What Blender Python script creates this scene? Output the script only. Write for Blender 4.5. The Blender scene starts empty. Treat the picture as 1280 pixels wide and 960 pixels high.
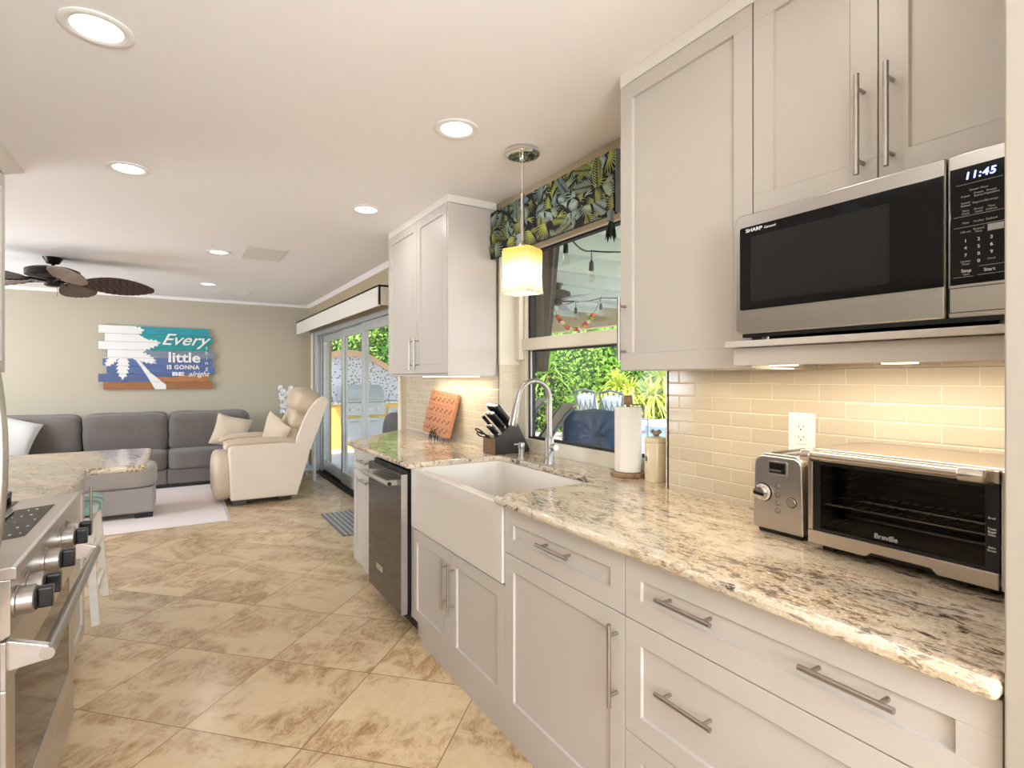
import bpy, bmesh, math, random
from mathutils import Vector, Matrix
R = math.radians
random.seed(7)
SC = bpy.context.scene
COL = SC.collection

# ------------------------------------------------------------------ camera, sky, sun, large lights, exposure
cam_d = bpy.data.cameras.new('camera')
cam = bpy.data.objects.new('camera', cam_d); COL.objects.link(cam)
cam.location = (0, 0, 1.36)
cam.rotation_euler = (R(90), 0, R(-31.95))
cam_d.sensor_width = 36.0
cam_d.lens = 36.0 * 671 / 1280
cam_d.shift_y = -8 / 1280
cam_d.clip_start = 0.03
SC.camera = cam
SC.view_settings.view_transform = 'Standard'
SC.view_settings.look = 'None'
SC.view_settings.gamma = 1.0
SC.view_settings.use_curve_mapping = False
SC.view_settings.exposure = 0.30

world = bpy.data.worlds.new('sky'); SC.world = world; world.use_nodes = True
wn = world.node_tree; wn.nodes.clear()
wo = wn.nodes.new('ShaderNodeOutputWorld'); wb = wn.nodes.new('ShaderNodeBackground')
ws = wn.nodes.new('ShaderNodeTexSky'); ws.sky_type = 'NISHITA'; ws.sun_disc = False
ws.sun_elevation = R(52); ws.sun_rotation = R(200); ws.air_density = 1.0; ws.dust_density = 2.0; ws.ozone_density = 1.0
wb.inputs['Strength'].default_value = 0.85
wn.links.new(ws.outputs[0], wb.inputs[0]); wn.links.new(wb.outputs[0], wo.inputs[0])

def light(name, kind, loc, energy, color=(1, 1, 1), size=0.1, size_y=None, rot=(0, 0, 0), spread=None, portal=False):
    d = bpy.data.lights.new(name, kind); d.energy = energy; d.color = color
    if kind == 'AREA':
        d.shape = 'DISK' if size_y is None else 'RECTANGLE'
        d.size = size
        if size_y: d.size_y = size_y
        if spread: d.spread = spread
        if portal: d.cycles.is_portal = True
    elif kind == 'POINT': d.shadow_soft_size = size
    elif kind == 'SUN': d.angle = size
    o = bpy.data.objects.new(name, d); COL.objects.link(o)
    o.location = loc; o.rotation_euler = rot
    return o
light('sun', 'SUN', (0, 0, 20), 6.5, (1.0, 0.95, 0.86), size=R(1.0), rot=(R(36), 0, R(-35)))
# daylight entering through the openings (portals only guide the sky's own light)
light('window_portal', 'AREA', (1.93, 2.18, 1.57), 1, size=1.4, size_y=1.2, rot=(R(90), 0, R(90)), portal=True)
light('slider_portal', 'AREA', (1.95, 6.45, 1.0), 1, size=3.7, size_y=2.0, rot=(R(90), 0, R(90)), portal=True)
# unseen fill lamps, added behind the camera and at left to brighten the ceiling
light('fill_light_back', 'AREA', (0.3, -2.38, 1.5), 230, (0.80, 0.90, 1.0), size=2.2, size_y=1.5, rot=(R(145), 0, 0))
light('fill_light_left', 'AREA', (-3.68, 6.0, 1.5), 140, (0.83, 0.91, 1.0), size=2.4, size_y=1.4, rot=(R(134), 0, R(-90)))

# ------------------------------------------------------------------ material helpers
class N:
    def __init__(s, name):
        s.m = bpy.data.materials.new(name); s.m.use_nodes = True
        s.t = s.m.node_tree; s.t.nodes.clear()
        s.out = s.t.nodes.new('ShaderNodeOutputMaterial')
    def n(s, typ, **kw):
        nd = s.t.nodes.new(typ)
        for k, v in kw.items(): setattr(nd, k, v)
        return nd
    def l(s, a, b): s.t.links.new(a, b)
    def val(s, sock, v):
        if hasattr(v, 'node'): s.l(v, sock)
        else: sock.default_value = v
    def math(s, op, a, b=0.0, c=None, clamp=False):
        nd = s.n('ShaderNodeMath', operation=op, use_clamp=clamp)
        s.val(nd.inputs[0], a); s.val(nd.inputs[1], b)
        if c is not None: s.val(nd.inputs[2], c)
        return nd.outputs[0]
    def mix(s, f, a, b, mode='MIX'):
        nd = s.n('ShaderNodeMix', data_type='RGBA', blend_type=mode)
        s.val(nd.inputs[0], f); s.val(nd.inputs[6], c4(a)); s.val(nd.inputs[7], c4(b))
        return nd.outputs[2]
    def noise(s, vec, scale, detail=4, rough=0.55, dist=0.0):
        nd = s.n('ShaderNodeTexNoise'); s.l(vec, nd.inputs['Vector'])
        nd.inputs['Scale'].default_value = scale; nd.inputs['Detail'].default_value = detail
        nd.inputs['Roughness'].default_value = rough; nd.inputs['Distortion'].default_value = dist
        return nd.outputs[0]
    def vmap(s, vec, scale=(1, 1, 1), rot=(0, 0, 0), loc=(0, 0, 0)):
        nd = s.n('ShaderNodeMapping'); s.l(vec, nd.inputs[0])
        nd.inputs['Scale'].default_value = scale; nd.inputs['Rotation'].default_value = rot; nd.inputs['Location'].default_value = loc
        return nd.outputs[0]
    def ramp(s, f, stops, interp='LINEAR'):
        nd = s.n('ShaderNodeValToRGB'); s.l(f, nd.inputs[0]); cr = nd.color_ramp; cr.interpolation = interp
        while len(cr.elements) > 1: cr.elements.remove(cr.elements[-1])
        cr.elements[0].position = stops[0][0]; cr.elements[0].color = c4(stops[0][1])
        for p, c in stops[1:]:
            e = cr.elements.new(p); e.color = c4(c)
        return nd.outputs[0]
    def pos(s): return s.n('ShaderNodeNewGeometry').outputs['Position']
    def obj(s): return s.n('ShaderNodeTexCoord').outputs['Object']
    def bsdf(s, color, rough=0.5, metal=0.0, bump=None, bstr=0.2, bdist=0.01, **kw):
        b = s.n('ShaderNodeBsdfPrincipled')
        s.val(b.inputs['Base Color'], c4(color) if not hasattr(color, 'node') else color)
        s.val(b.inputs['Roughness'], rough); s.val(b.inputs['Metallic'], metal)
        for k, v in kw.items(): s.val(b.inputs[k.replace('_', ' ')], v)
        if bump is not None:
            bn = s.n('ShaderNodeBump'); bn.inputs['Strength'].default_value = bstr; bn.inputs['Distance'].default_value = bdist
            s.l(bump, bn.inputs['Height']); s.l(bn.outputs[0], b.inputs['Normal'])
        s.l(b.outputs[0], s.out.inputs[0])
        return b
def c4(c):
    if hasattr(c, 'node'): return c
    if isinstance(c, (int, float)): return (c, c, c, 1)
    return tuple(c) if len(c) == 4 else (*c, 1)
def srgb(r, g, b):
    f = lambda v: ((v / 255 + 0.055) / 1.055) ** 2.4 if v / 255 > 0.04045 else v / 255 / 12.92
    return (f(r), f(g), f(b))

def simple(name, color, rough=0.5, metal=0.0, nscale=None, namp=0.06, bump=0.0, bscale=60, **kw):
    s = N(name)
    col = color
    if nscale:
        f = s.noise(s.obj(), nscale, 4)
        col = s.mix(f, tuple(c * (1 - namp) for c in color), tuple(min(1, c * (1 + namp)) for c in color))
    bm = s.noise(s.obj(), bscale, 3) if bump else None
    s.bsdf(col, rough, metal, bump=bm, bstr=bump, **kw)
    return s.m

M = {}
M['wall'] = simple('wall_paint', srgb(182, 172, 153), 0.7, nscale=2, namp=0.02, bump=0.05, bscale=200)
M['wall_dark'] = simple('accent_wall_paint', srgb(178, 160, 130), 0.7, nscale=2, namp=0.02, bump=0.05, bscale=200)
M['ceiling'] = simple('ceiling_paint', srgb(246, 241, 238), 0.8, nscale=1.5, namp=0.01)
M['cab'] = simple('cabinet_lacquer', srgb(197, 189, 180), 0.38, nscale=3, namp=0.012)
M['panel'] = simple('beige_panel_paint', srgb(172, 163, 150), 0.5, nscale=3, namp=0.012)
M['trim'] = simple('white_trim_paint', srgb(230, 224, 214), 0.45, nscale=3, namp=0.012)
M['cream'] = simple('cream_window_paint', srgb(226, 218, 200), 0.45, nscale=3, namp=0.015)
M['alu'] = simple('grey_door_frame', srgb(186, 187, 186), 0.4, 0.1, nscale=8, namp=0.03)
M['dark'] = simple('dark_rubber', (0.012, 0.011, 0.010), 0.6, nscale=20)
M['black'] = simple('black_plastic', (0.005, 0.005, 0.006), 0.3, nscale=20)
M['blackglass'] = simple('black_glass', (0.004, 0.004, 0.005), 0.06, nscale=5, namp=0.1, Specular_IOR_Level=0.3)
M['porcelain'] = simple('white_fireclay', srgb(216, 209, 199), 0.12, nscale=3, namp=0.01)
M['white'] = simple('white_plastic', srgb(240, 238, 232), 0.35, nscale=9, namp=0.01)
M['darkwood'] = simple('dark_walnut_wood', (0.022, 0.013, 0.010), 0.35, nscale=14, namp=0.4)
M['bronze'] = simple('dark_bronze_metal', (0.020, 0.014, 0.011), 0.35, 0.6, nscale=20, namp=0.2)
M['chrome'] = simple('polished_chrome', (0.75, 0.73, 0.70), 0.08, 1.0, nscale=3, namp=0.03)
M['ceramic'] = simple('cream_ceramic', srgb(226, 210, 178), 0.2, nscale=6, namp=0.02)
M['paper'] = simple('paper_towel', srgb(238, 232, 224), 0.9, nscale=30, namp=0.02, bump=0.3, bscale=120)
M['print_white'] = simple('white_print', (0.80, 0.80, 0.80), 0.5, nscale=30, namp=0.02)
M['print_grey'] = simple('grey_print', (0.40, 0.40, 0.40), 0.5, nscale=30, namp=0.02)

def brushed(name, color, rough=0.30, sc=(2, 2, 160), metal=1.0, var=0.035):
    s = N(name)
    v = s.vmap(s.obj(), sc)
    f = s.noise(v, 3.0, 3)
    r = s.math('MULTIPLY_ADD', f, 0.06, rough - 0.03)
    col = s.mix(f, tuple(c * (1 - var) for c in color), tuple(min(1, c * (1 + var)) for c in color))
    s.bsdf(col, r, metal)
    return s.m
M['steel'] = brushed('brushed_stainless_steel', (0.56, 0.53, 0.50))
M['nickel'] = brushed('brushed_nickel', (0.42, 0.385, 0.35), 0.36, (60, 60, 60))
M['champagne'] = brushed('warm_satin_steel', (0.60, 0.53, 0.46), 0.30, (2, 90, 2))
M['darksteel'] = brushed('black_stainless_steel', (0.125, 0.115, 0.11), 0.27, (2, 2, 120), var=0.02)

def glass(name, tint=(1, 1, 1), refl=0.10):
    s = N(name)
    tr = s.n('ShaderNodeBsdfTransparent'); tr.inputs[0].default_value = c4(tint)
    gl = s.n('ShaderNodeBsdfGlossy'); gl.inputs['Roughness'].default_value = 0.02; gl.inputs[0].default_value = (1, 1, 1, 1)
    lw = s.n('ShaderNodeLayerWeight'); lw.inputs[0].default_value = 0.25
    f = s.math('MULTIPLY', lw.outputs['Fresnel'], refl, clamp=True)
    mx = s.n('ShaderNodeMixShader'); s.l(f, mx.inputs[0]); s.l(tr.outputs[0], mx.inputs[1]); s.l(gl.outputs[0], mx.inputs[2])
    s.l(mx.outputs[0], s.out.inputs[0])
    return s.m
M['glass'] = glass('window_glass', (0.97, 0.98, 0.97), 0.10)
M['ovenglass'] = glass('tinted_oven_glass', (0.62, 0.60, 0.57), 0.6)
M['bulbglass'] = glass('bulb_glass', (0.95, 0.95, 0.92), 0.5)

def emis(name, color, strength):
    s = N(name); e = s.n('ShaderNodeEmission'); e.inputs[0].default_value = c4(color); e.inputs[1].default_value = strength
    s.l(e.outputs[0], s.out.inputs[0]); return s.m
M['lamp'] = emis('lamp_lens', (1.0, 0.95, 0.86), 6.0)
M['clock'] = emis('clock_digits', (0.35, 0.42, 1.0), 3.0)
M['ledlens'] = emis('led_lens', (1.0, 0.86, 0.62), 4.0)

def fabric(name, color, nscale=7, namp=0.12, bscale=260, rough=0.92, bstr=0.35, sheen=0.2, wr=1.2):
    s = N(name)
    o = s.obj()
    f = s.noise(o, nscale, 5, 0.6); g = s.noise(o, bscale, 2)
    h = s.math('MULTIPLY_ADD', f, 0.7, s.math('MULTIPLY', g, 0.3))
    col = s.mix(h, tuple(c * (1 - namp) for c in color), tuple(min(1, c * (1 + namp)) for c in color))
    s.bsdf(col, rough, 0, bump=s.math('MULTIPLY_ADD', f, wr, g), bstr=bstr, bdist=0.004, Sheen_Weight=sheen)
    return s.m
M['sofa'] = fabric('grey_sofa_fabric', srgb(112, 103, 97), 4, 0.2, wr=9.0, bstr=.6)
M['sofalight'] = fabric('light_grey_sofa_fabric', srgb(160, 151, 144), 5, 0.14, wr=4.0)
M['recliner'] = fabric('cream_recliner_upholstery', srgb(226, 208, 188), 4, 0.05, rough=0.6, bstr=0.15)
M['reclinertan'] = fabric('tan_recliner_leather', srgb(198, 176, 150), 6, 0.08, rough=0.55, bstr=0.4, wr=6.0)
M['tanpillow'] = fabric('tan_pillow_cloth', srgb(205, 186, 162), 10, 0.1)
M['whitepillow'] = fabric('white_pillow_cloth', srgb(222, 220, 216), 10, 0.05)
M['rug'] = fabric('pale_rug_pile', srgb(226, 210, 200), 3, 0.06, 180)
M['bluecushion'] = fabric('navy_cushion_cloth', srgb(66, 86, 114), 8, 0.1)
M['palecushion'] = fabric('pale_blue_cushion_cloth', srgb(205, 218, 228), 8, 0.05)
M['sling'] = fabric('tan_sling_mesh', srgb(186, 168, 150), 8, 0.08)
M['curtain'] = fabric('dark_olive_canvas', srgb(62, 54, 44), 8, 0.15)

def floor_mat():
    s = N('travertine_floor_tile'); p = s.pos()
    sp = s.n('ShaderNodeSeparateXYZ'); s.l(p, sp.inputs[0])
    x = s.math('SUBTRACT', sp.outputs[0], 0.386); y = s.math('SUBTRACT', sp.outputs[1], 2.077)
    k = 1 / (math.sqrt(2) * 0.5176)
    u = s.math('MULTIPLY', s.math('ADD', x, y), k); v = s.math('MULTIPLY', s.math('SUBTRACT', x, y), k)
    fu = s.math('FRACT', u); fv = s.math('FRACT', v)
    eu = s.math('MINIMUM', fu, s.math('SUBTRACT', 1.0, fu)); ev = s.math('MINIMUM', fv, s.math('SUBTRACT', 1.0, fv))
    e = s.math('MINIMUM', eu, ev)
    grout = s.math('LESS_THAN', e, 0.0042)
    cid = s.n('ShaderNodeCombineXYZ'); s.l(s.math('FLOOR', u), cid.inputs[0]); s.l(s.math('FLOOR', v), cid.inputs[1])
    wn_ = s.n('ShaderNodeTexWhiteNoise', noise_dimensions='2D'); s.l(cid.outputs[0], wn_.inputs[0])
    rnd = wn_.outputs['Color']; rv = wn_.outputs['Value']
    uv = s.n('ShaderNodeCombineXYZ'); s.l(u, uv.inputs[0]); s.l(v, uv.inputs[1])
    off = s.n('ShaderNodeVectorMath', operation='MULTIPLY_ADD'); s.l(rnd, off.inputs[0]); off.inputs[1].default_value = (30, 30, 30); s.l(uv.outputs[0], off.inputs[2])
    vv = s.vmap(off.outputs[0], (1.5, 0.75, 1.0), (0, 0, R(25)))
    big = s.noise(vv, 1.25, 6, 0.62, 0.9)
    vein = s.noise(s.vmap(off.outputs[0], (2.2, 4.2, 1.0), (0, 0, R(15))), 2.4, 9, 0.76, 0.9)
    fine = s.noise(s.vmap(off.outputs[0], (9, 13, 1.0), (0, 0, R(10))), 9, 7, 0.85)
    blot = s.ramp(big, [(0.44, 0.0), (0.58, 1.0)])
    flk = s.ramp(s.math('MULTIPLY_ADD', vein, 0.55, s.math('MULTIPLY', fine, 0.45)), [(0.47, 0.0), (0.56, 1.0)])
    base = s.mix(s.ramp(fine, [(0.3, 0), (0.7, 1)]), srgb(206, 176, 136), srgb(226, 203, 167))
    col = s.mix(s.math('MULTIPLY', flk, s.math('MULTIPLY_ADD', blot, 0.80, 0.12)), base, srgb(140, 98, 56))
    col = s.mix(s.math('MULTIPLY', blot, 0.30), col, srgb(178, 142, 100))
    sh = s.math('MULTIPLY_ADD', rv, 0.16, 0.90)
    hs = s.n('ShaderNodeHueSaturation'); s.l(col, hs.inputs['Color']); s.l(sh, hs.inputs['Value'])
    fin = s.mix(grout, hs.outputs[0], srgb(138, 108, 76))
    bmp = s.math('MULTIPLY_ADD', grout, -1.0, s.math('MULTIPLY', fine, 0.08))
    s.bsdf(fin, s.math('MULTIPLY_ADD', fine, 0.16, 0.12), 0, bump=bmp, bstr=0.3, bdist=0.003)
    return s.m
M['floor'] = floor_mat()

def granite(name, rot=0.0, seed=0.0, rgh=0.09):
    s = N(name); p = s.vmap(s.pos(), (1, 1, 1), (0, 0, rot), (seed, seed, 0))
    st = s.vmap(p, (1.0, 0.40, 1.0), (0, 0, R(14)))
    a = s.noise(st, 7, 8, 0.66, 0.9)
    b = s.noise(st, 85, 6, 0.74, 0.4)
    c = s.noise(s.vmap(p, (1, .7, 1), (0, 0, R(20))), 3.2, 4, 0.55, 1.0)
    d = s.noise(p, 150, 3, 0.6)
    g = s.noise(st, 34, 7, 0.72, 0.6)
    base = s.mix(s.ramp(a, [(0.38, 0), (0.62, 1)]), srgb(214, 197, 171), srgb(192, 166, 131))
    base = s.mix(s.ramp(d, [(0.5, 0), (0.62, 0.7)]), base, srgb(228, 220, 206))
    base = s.mix(s.ramp(c, [(0.52, 0), (0.66, 0.7)]), base, srgb(184, 176, 166))
    msk = s.ramp(a, [(0.42, 0.10), (0.56, 1.0)])
    col = s.mix(s.math('MULTIPLY', s.ramp(b, [(0.515, 0), (0.565, 1)]), s.math('MULTIPLY', msk, 0.85)), base, srgb(104, 78, 58))
    col = s.mix(s.math('MULTIPLY', s.ramp(g, [(0.55, 0), (0.60, 1)]), s.ramp(c, [(0.40, 0.15), (0.60, 1.0)])), col, srgb(78, 62, 54))
    s.bsdf(col, rgh, 0, Coat_Weight=0.3, Coat_Roughness=0.03)
    return s.m
M['granite'] = granite('cream_brown_granite')
M['granite_bar'] = granite('bar_granite', R(-40), seed=1.7, rgh=0.16)

def subway():
    s = N('beige_glass_subway_tile'); p = s.pos()
    sp = s.n('ShaderNodeSeparateXYZ'); s.l(p, sp.inputs[0])
    w_, h_ = 0.156, 0.0507
    yy = s.math('ADD', sp.outputs[1], sp.outputs[0])
    row = s.math('FLOOR', s.math('DIVIDE', s.math('SUBTRACT', sp.outputs[2], 1.339 - 20 * h_), h_))
    odd = s.math('MODULO', row, 2.0)
    u = s.math('DIVIDE', s.math('ADD', s.math('SUBTRACT', yy, 1.13 + 1.69 - 40 * w_), s.math('MULTIPLY', odd, w_ / 2)), w_)
    v = s.math('DIVIDE', s.math('SUBTRACT', sp.outputs[2], 1.339 - 20 * h_), h_)
    fu = s.math('FRACT', u); fv = s.math('FRACT', v)
    eu = s.math('MULTIPLY', s.math('MINIMUM', fu, s.math('SUBTRACT', 1.0, fu)), w_)
    ev = s.math('MULTIPLY', s.math('MINIMUM', fv, s.math('SUBTRACT', 1.0, fv)), h_)
    e = s.math('MINIMUM', eu, ev)
    grout = s.math('LESS_THAN', e, 0.0014)
    cid = s.n('ShaderNodeCombineXYZ'); s.l(s.math('FLOOR', u), cid.inputs[0]); s.l(row, cid.inputs[1])
    wn_ = s.n('ShaderNodeTexWhiteNoise', noise_dimensions='2D'); s.l(cid.outputs[0], wn_.inputs[0])
    col = s.mix(wn_.outputs['Value'], srgb(198, 184, 160), srgb(208, 194, 171))
    col = s.mix(grout, col, srgb(224, 212, 188))
    hgt = s.ramp(e, [(0.0, 0.0), (0.0014 , 0.1), (0.0045, 1.0)])
    nd = s.ramp(s.math('MULTIPLY', e, 1.0), [(0.0, 0), (0.004, 1)])
    s.bsdf(col, s.math('MULTIPLY_ADD', grout, 0.5, 0.12), 0, bump=nd, bstr=0.5, bdist=0.003)
    return s.m
M['tile'] = subway()

def woodm(name, a, b, scale=(1, 12, 1), rough=0.5):
    s = N(name); f = s.noise(s.vmap(s.obj(), scale), 4, 6, 0.65, 0.8)
    s.bsdf(s.mix(s.ramp(f, [(0.3, 0), (0.7, 1)]), a, b), rough, 0, bump=f, bstr=0.1); return s.m
M['board'] = woodm('cherry_board_wood', srgb(164, 108, 74), srgb(186, 130, 92), (3, 1, 12))
M['board_light'] = woodm('maple_block', srgb(206, 146, 92), srgb(216, 160, 108))
M['board_dark'] = woodm('walnut_block', srgb(104, 54, 36), srgb(124, 68, 44))
M['acacia'] = woodm('acacia_wood', srgb(96, 66, 44), srgb(176, 140, 106), (8, 2, 8))
M['blockbrown'] = woodm('brown_block_wood', srgb(104, 70, 34), srgb(126, 88, 46))
M['blade'] = woodm('carved_mahogany', (0.020, 0.010, 0.006), (0.055, 0.022, 0.012), (3, 12, 3))
M['bladelight'] = woodm('carved_taupe_wood', srgb(90, 74, 58), srgb(120, 102, 82), (3, 12, 3))
M['legwhite'] = woodm('white_painted_wood', srgb(226, 216, 202), srgb(236, 228, 216), (1, 1, 8))

def foliage_mat(name, a, b, scale=2.5, trans=0.35):
    s = N(name)
    f = s.noise(s.pos(), scale, 4, 0.7); g = s.noise(s.pos(), scale * 9, 2)
    col = s.mix(s.ramp(s.math('MULTIPLY_ADD', f, 0.6, s.math('MULTIPLY', g, 0.4)), [(0.35, 0), (0.65, 1)]), a, b)
    d = s.n('ShaderNodeBsdfPrincipled'); s.l(col, d.inputs['Base Color']); d.inputs['Roughness'].default_value = 0.5
    t = s.n('ShaderNodeBsdfTranslucent'); s.l(col, t.inputs[0])
    mx = s.n('ShaderNodeMixShader'); mx.inputs[0].default_value = trans
    s.l(d.outputs[0], mx.inputs[1]); s.l(t.outputs[0], mx.inputs[2]); s.l(mx.outputs[0], s.out.inputs[0])
    return s.m
M['leaf'] = foliage_mat('hedge_leaves', srgb(66, 128, 38), srgb(170, 205, 84))
M['leafdark'] = foliage_mat('deep_green_leaves', srgb(34, 96, 30), srgb(96, 170, 60))
M['leafyellow'] = foliage_mat('yellow_green_leaves', srgb(130, 160, 40), srgb(226, 226, 110))
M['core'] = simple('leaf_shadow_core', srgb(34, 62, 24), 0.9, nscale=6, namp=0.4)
M['bark'] = woodm('bark', srgb(90, 70, 50), srgb(130, 106, 82), (6, 6, 1))

# ------------------------------------------------------------------ geometry helpers
ORG = {}
class MB:
    """collects shapes in one bmesh; build() links them as ONE object"""
    def __init__(s): s.bm = bmesh.new(); s.mats = []; s.cur = 0
    def use(s, m):
        if m not in s.mats: s.mats.append(m)
        s.cur = s.mats.index(m); return s
    def _tag(s, faces):
        for f in faces: f.material_index = s.cur
    def box(s, x0, x1, y0, y1, z0, z1):
        vs = [s.bm.verts.new((x, y, z)) for z in (z0, z1) for (x, y) in ((x0, y0), (x1, y0), (x1, y1), (x0, y1))]
        fs = [s.bm.faces.new([vs[i] for i in q]) for q in ((3, 2, 1, 0), (4, 5, 6, 7), (0, 1, 5, 4), (1, 2, 6, 5), (2, 3, 7, 6), (3, 0, 4, 7))]
        s._tag(fs); return vs
    def prism(s, pts, axis, a, b):
        """2-D outline pts extruded along axis between a and b. axis x: pts (y,z); y: (x,z); z: (x,y)"""
        mk = {'x': lambda p, t: (t, p[0], p[1]), 'y': lambda p, t: (p[0], t, p[1]), 'z': lambda p, t: (p[0], p[1], t)}[axis]
        A = [s.bm.verts.new(mk(p, a)) for p in pts]; B = [s.bm.verts.new(mk(p, b)) for p in pts]
        n = len(pts); fs = [s.bm.faces.new(A), s.bm.faces.new(B[::-1])]
        for i in range(n): fs.append(s.bm.faces.new((A[(i + 1) % n], A[i], B[i], B[(i + 1) % n])))
        s._tag(fs); return A + B
    def tube(s, pts, r, seg=10, cap=True, closed=False):
        pts = [Vector(p) for p in pts]; n = len(pts)
        rr = r if isinstance(r, (list, tuple)) else [r] * n
        rings = []; prev = None
        for i, p in enumerate(pts):
            if closed: d = pts[(i + 1) % n] - pts[i - 1]
            else: d = pts[min(i + 1, n - 1)] - pts[max(i - 1, 0)]
            d.normalize()
            if prev is None:
                u = d.orthogonal().normalized()
            else:
                u = prev - d * prev.dot(d)
                u = u.normalized() if u.length > 1e-6 else d.orthogonal().normalized()
            prev = u; w = d.cross(u)
            rings.append([s.bm.verts.new(p + (u * math.cos(t) + w * math.sin(t)) * rr[i]) for t in [2 * math.pi * k / seg for k in range(seg)]])
        fs = []
        m = n if closed else n - 1
        for i in range(m):
            A, B = rings[i], rings[(i + 1) % n]
            for k in range(seg): fs.append(s.bm.faces.new((A[k], A[(k + 1) % seg], B[(k + 1) % seg], B[k])))
        if cap and not closed: fs += [s.bm.faces.new(rings[0][::-1]), s.bm.faces.new(rings[-1])]
        s._tag(fs); return s
    def lathe(s, prof, c=(0, 0, 0), seg=28, axis='z'):
        """prof: list of (r, h)"""
        c = Vector(c); rings = []
        def P(r, t, h):
            a, b = r * math.cos(t), r * math.sin(t)
            return c + (Vector((a, b, h)) if axis == 'z' else Vector((h, a, b)) if axis == 'x' else Vector((a, h, b)))
        for r, h in prof:
            if r < 1e-6: rings.append([s.bm.verts.new(P(0, 0, h))])
            else: rings.append([s.bm.verts.new(P(r, 2 * math.pi * k / seg, h)) for k in range(seg)])
        fs = []
        for A, B in zip(rings, rings[1:]):
            for k in range(seg):
                q = [A[k % len(A)], A[(k + 1) % len(A)], B[(k + 1) % len(B)], B[k % len(B)]]
                q2 = []
                for v in q:
                    if v not in q2: q2.append(v)
                if len(q2) > 2: fs.append(s.bm.faces.new(q2))
        if len(rings[0]) > 1: fs.append(s.bm.faces.new(rings[0][::-1]))
        if len(rings[-1]) > 1: fs.append(s.bm.faces.new(rings[-1]))
        s._tag(fs); return s
    def ball(s, c, rx, ry=None, rz=None, e=2.0, n=8, rot=None, wob=0.0, seed=0):
        """superellipsoid: e=2 ellipsoid, larger e = a rounded box"""
        ry = ry or rx; rz = rz or rx
        rnd = random.Random(seed); ph = [rnd.uniform(0, 6.28) for _ in range(6)]
        b2 = bmesh.new(); bmesh.ops.create_cube(b2, size=2.0)
        bmesh.ops.subdivide_edges(b2, edges=b2.edges[:], cuts=n, use_grid_fill=True)
        mp = {}
        for v in b2.verts:
            d = v.co.normalized() if e <= 2.01 else v.co.copy()
            k = (abs(d.x) ** e + abs(d.y) ** e + abs(d.z) ** e) ** (-1 / e)
            p = d * k
            if wob:
                p *= 1 + wob * (math.sin(p.x * 5 + ph[0]) * math.sin(p.y * 4 + ph[1]) + 0.6 * math.sin(p.z * 7 + ph[2] + p.x * 3))
            p = Vector((p.x * rx, p.y * ry, p.z * rz))
            if rot is not None: p = rot @ p
            mp[v] = s.bm.verts.new(p + Vector(c))
        s._tag([s.bm.faces.new([mp[v] for v in f.verts]) for f in b2.faces]); b2.free(); return s
    def poly(s, pts, flip=False):
        v = [s.bm.verts.new(p) for p in pts]
        if flip: v = v[::-1]
        s._tag([s.bm.faces.new(v)]); return s
    def xf(s, M_): bmesh.ops.transform(s.bm, matrix=M_, verts=s.bm.verts[:]); return s
    def build(s, name, mat=None, parent=None, bevel=0, seg=2, smooth=False, origin=None, recalc=True, subsurf=0):
        if recalc: bmesh.ops.recalc_face_normals(s.bm, faces=s.bm.faces[:])
        if parent is not None: o3 = ORG.get(parent.name, Vector((0, 0, 0)))
        elif origin is not None: o3 = Vector(origin)
        else:
            cs = [v.co for v in s.bm.verts]
            o3 = Vector(((min(c.x for c in cs) + max(c.x for c in cs)) / 2, (min(c.y for c in cs) + max(c.y for c in cs)) / 2, min(c.z for c in cs)))
        bmesh.ops.translate(s.bm, vec=-o3, verts=s.bm.verts[:])
        me = bpy.data.meshes.new(name); s.bm.to_mesh(me); s.bm.free()
        for m in (s.mats or [mat]): me.materials.append(m)
        o = bpy.data.objects.new(name, me); COL.objects.link(o)
        if parent is not None: o.parent = parent
        else: o.location = o3
        ORG[o.name] = o3
        if smooth:
            for p in me.polygons: p.use_smooth = True
        if bevel:
            b = o.modifiers.new('bevel', 'BEVEL'); b.width = bevel; b.segments = seg; b.limit_method = 'ANGLE'; b.angle_limit = R(35)
            b.harden_normals = False
        if subsurf:
            b = o.modifiers.new('sub', 'SUBSURF'); b.levels = subsurf; b.render_levels = subsurf
        if smooth and not subsurf:
            try:
                me.set_sharp_from_angle(angle=R(42))
            except Exception: pass
        return o

def tag(o, label=None, cat=None, group=None, kind=None):
    if label: o['label'] = label
    if cat: o['category'] = cat
    if group: o['group'] = group
    if kind: o['kind'] = kind
    return o
def thing(name, loc, label, cat, group=None, local=False, rotz=0):
    """Empty at the base of a thing. local=True: its parts are modelled around the origin; else in world coordinates"""
    o = bpy.data.objects.new(name, None); COL.objects.link(o); o.empty_display_size = 0.05
    o.location = loc; o.rotation_euler = (0, 0, rotz)
    ORG[o.name] = Vector((0, 0, 0)) if local else Vector(loc)
    return tag(o, label, cat, group)
def kids(o): return [c for c in bpy.data.objects if c.parent == o]
def copy_tree(o, parent=None, label=None, loc=None, rotz=None):
    ch = kids(o); c = o.copy(); COL.objects.link(c)
    if parent is not None: c.parent = parent
    if label: c['label'] = label
    if loc is not None: c.location = loc
    if rotz is not None: c.rotation_euler.z = rotz
    for k in ch: copy_tree(k, c)
    return c
def struct(o): o['kind'] = 'structure'; return o
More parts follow.
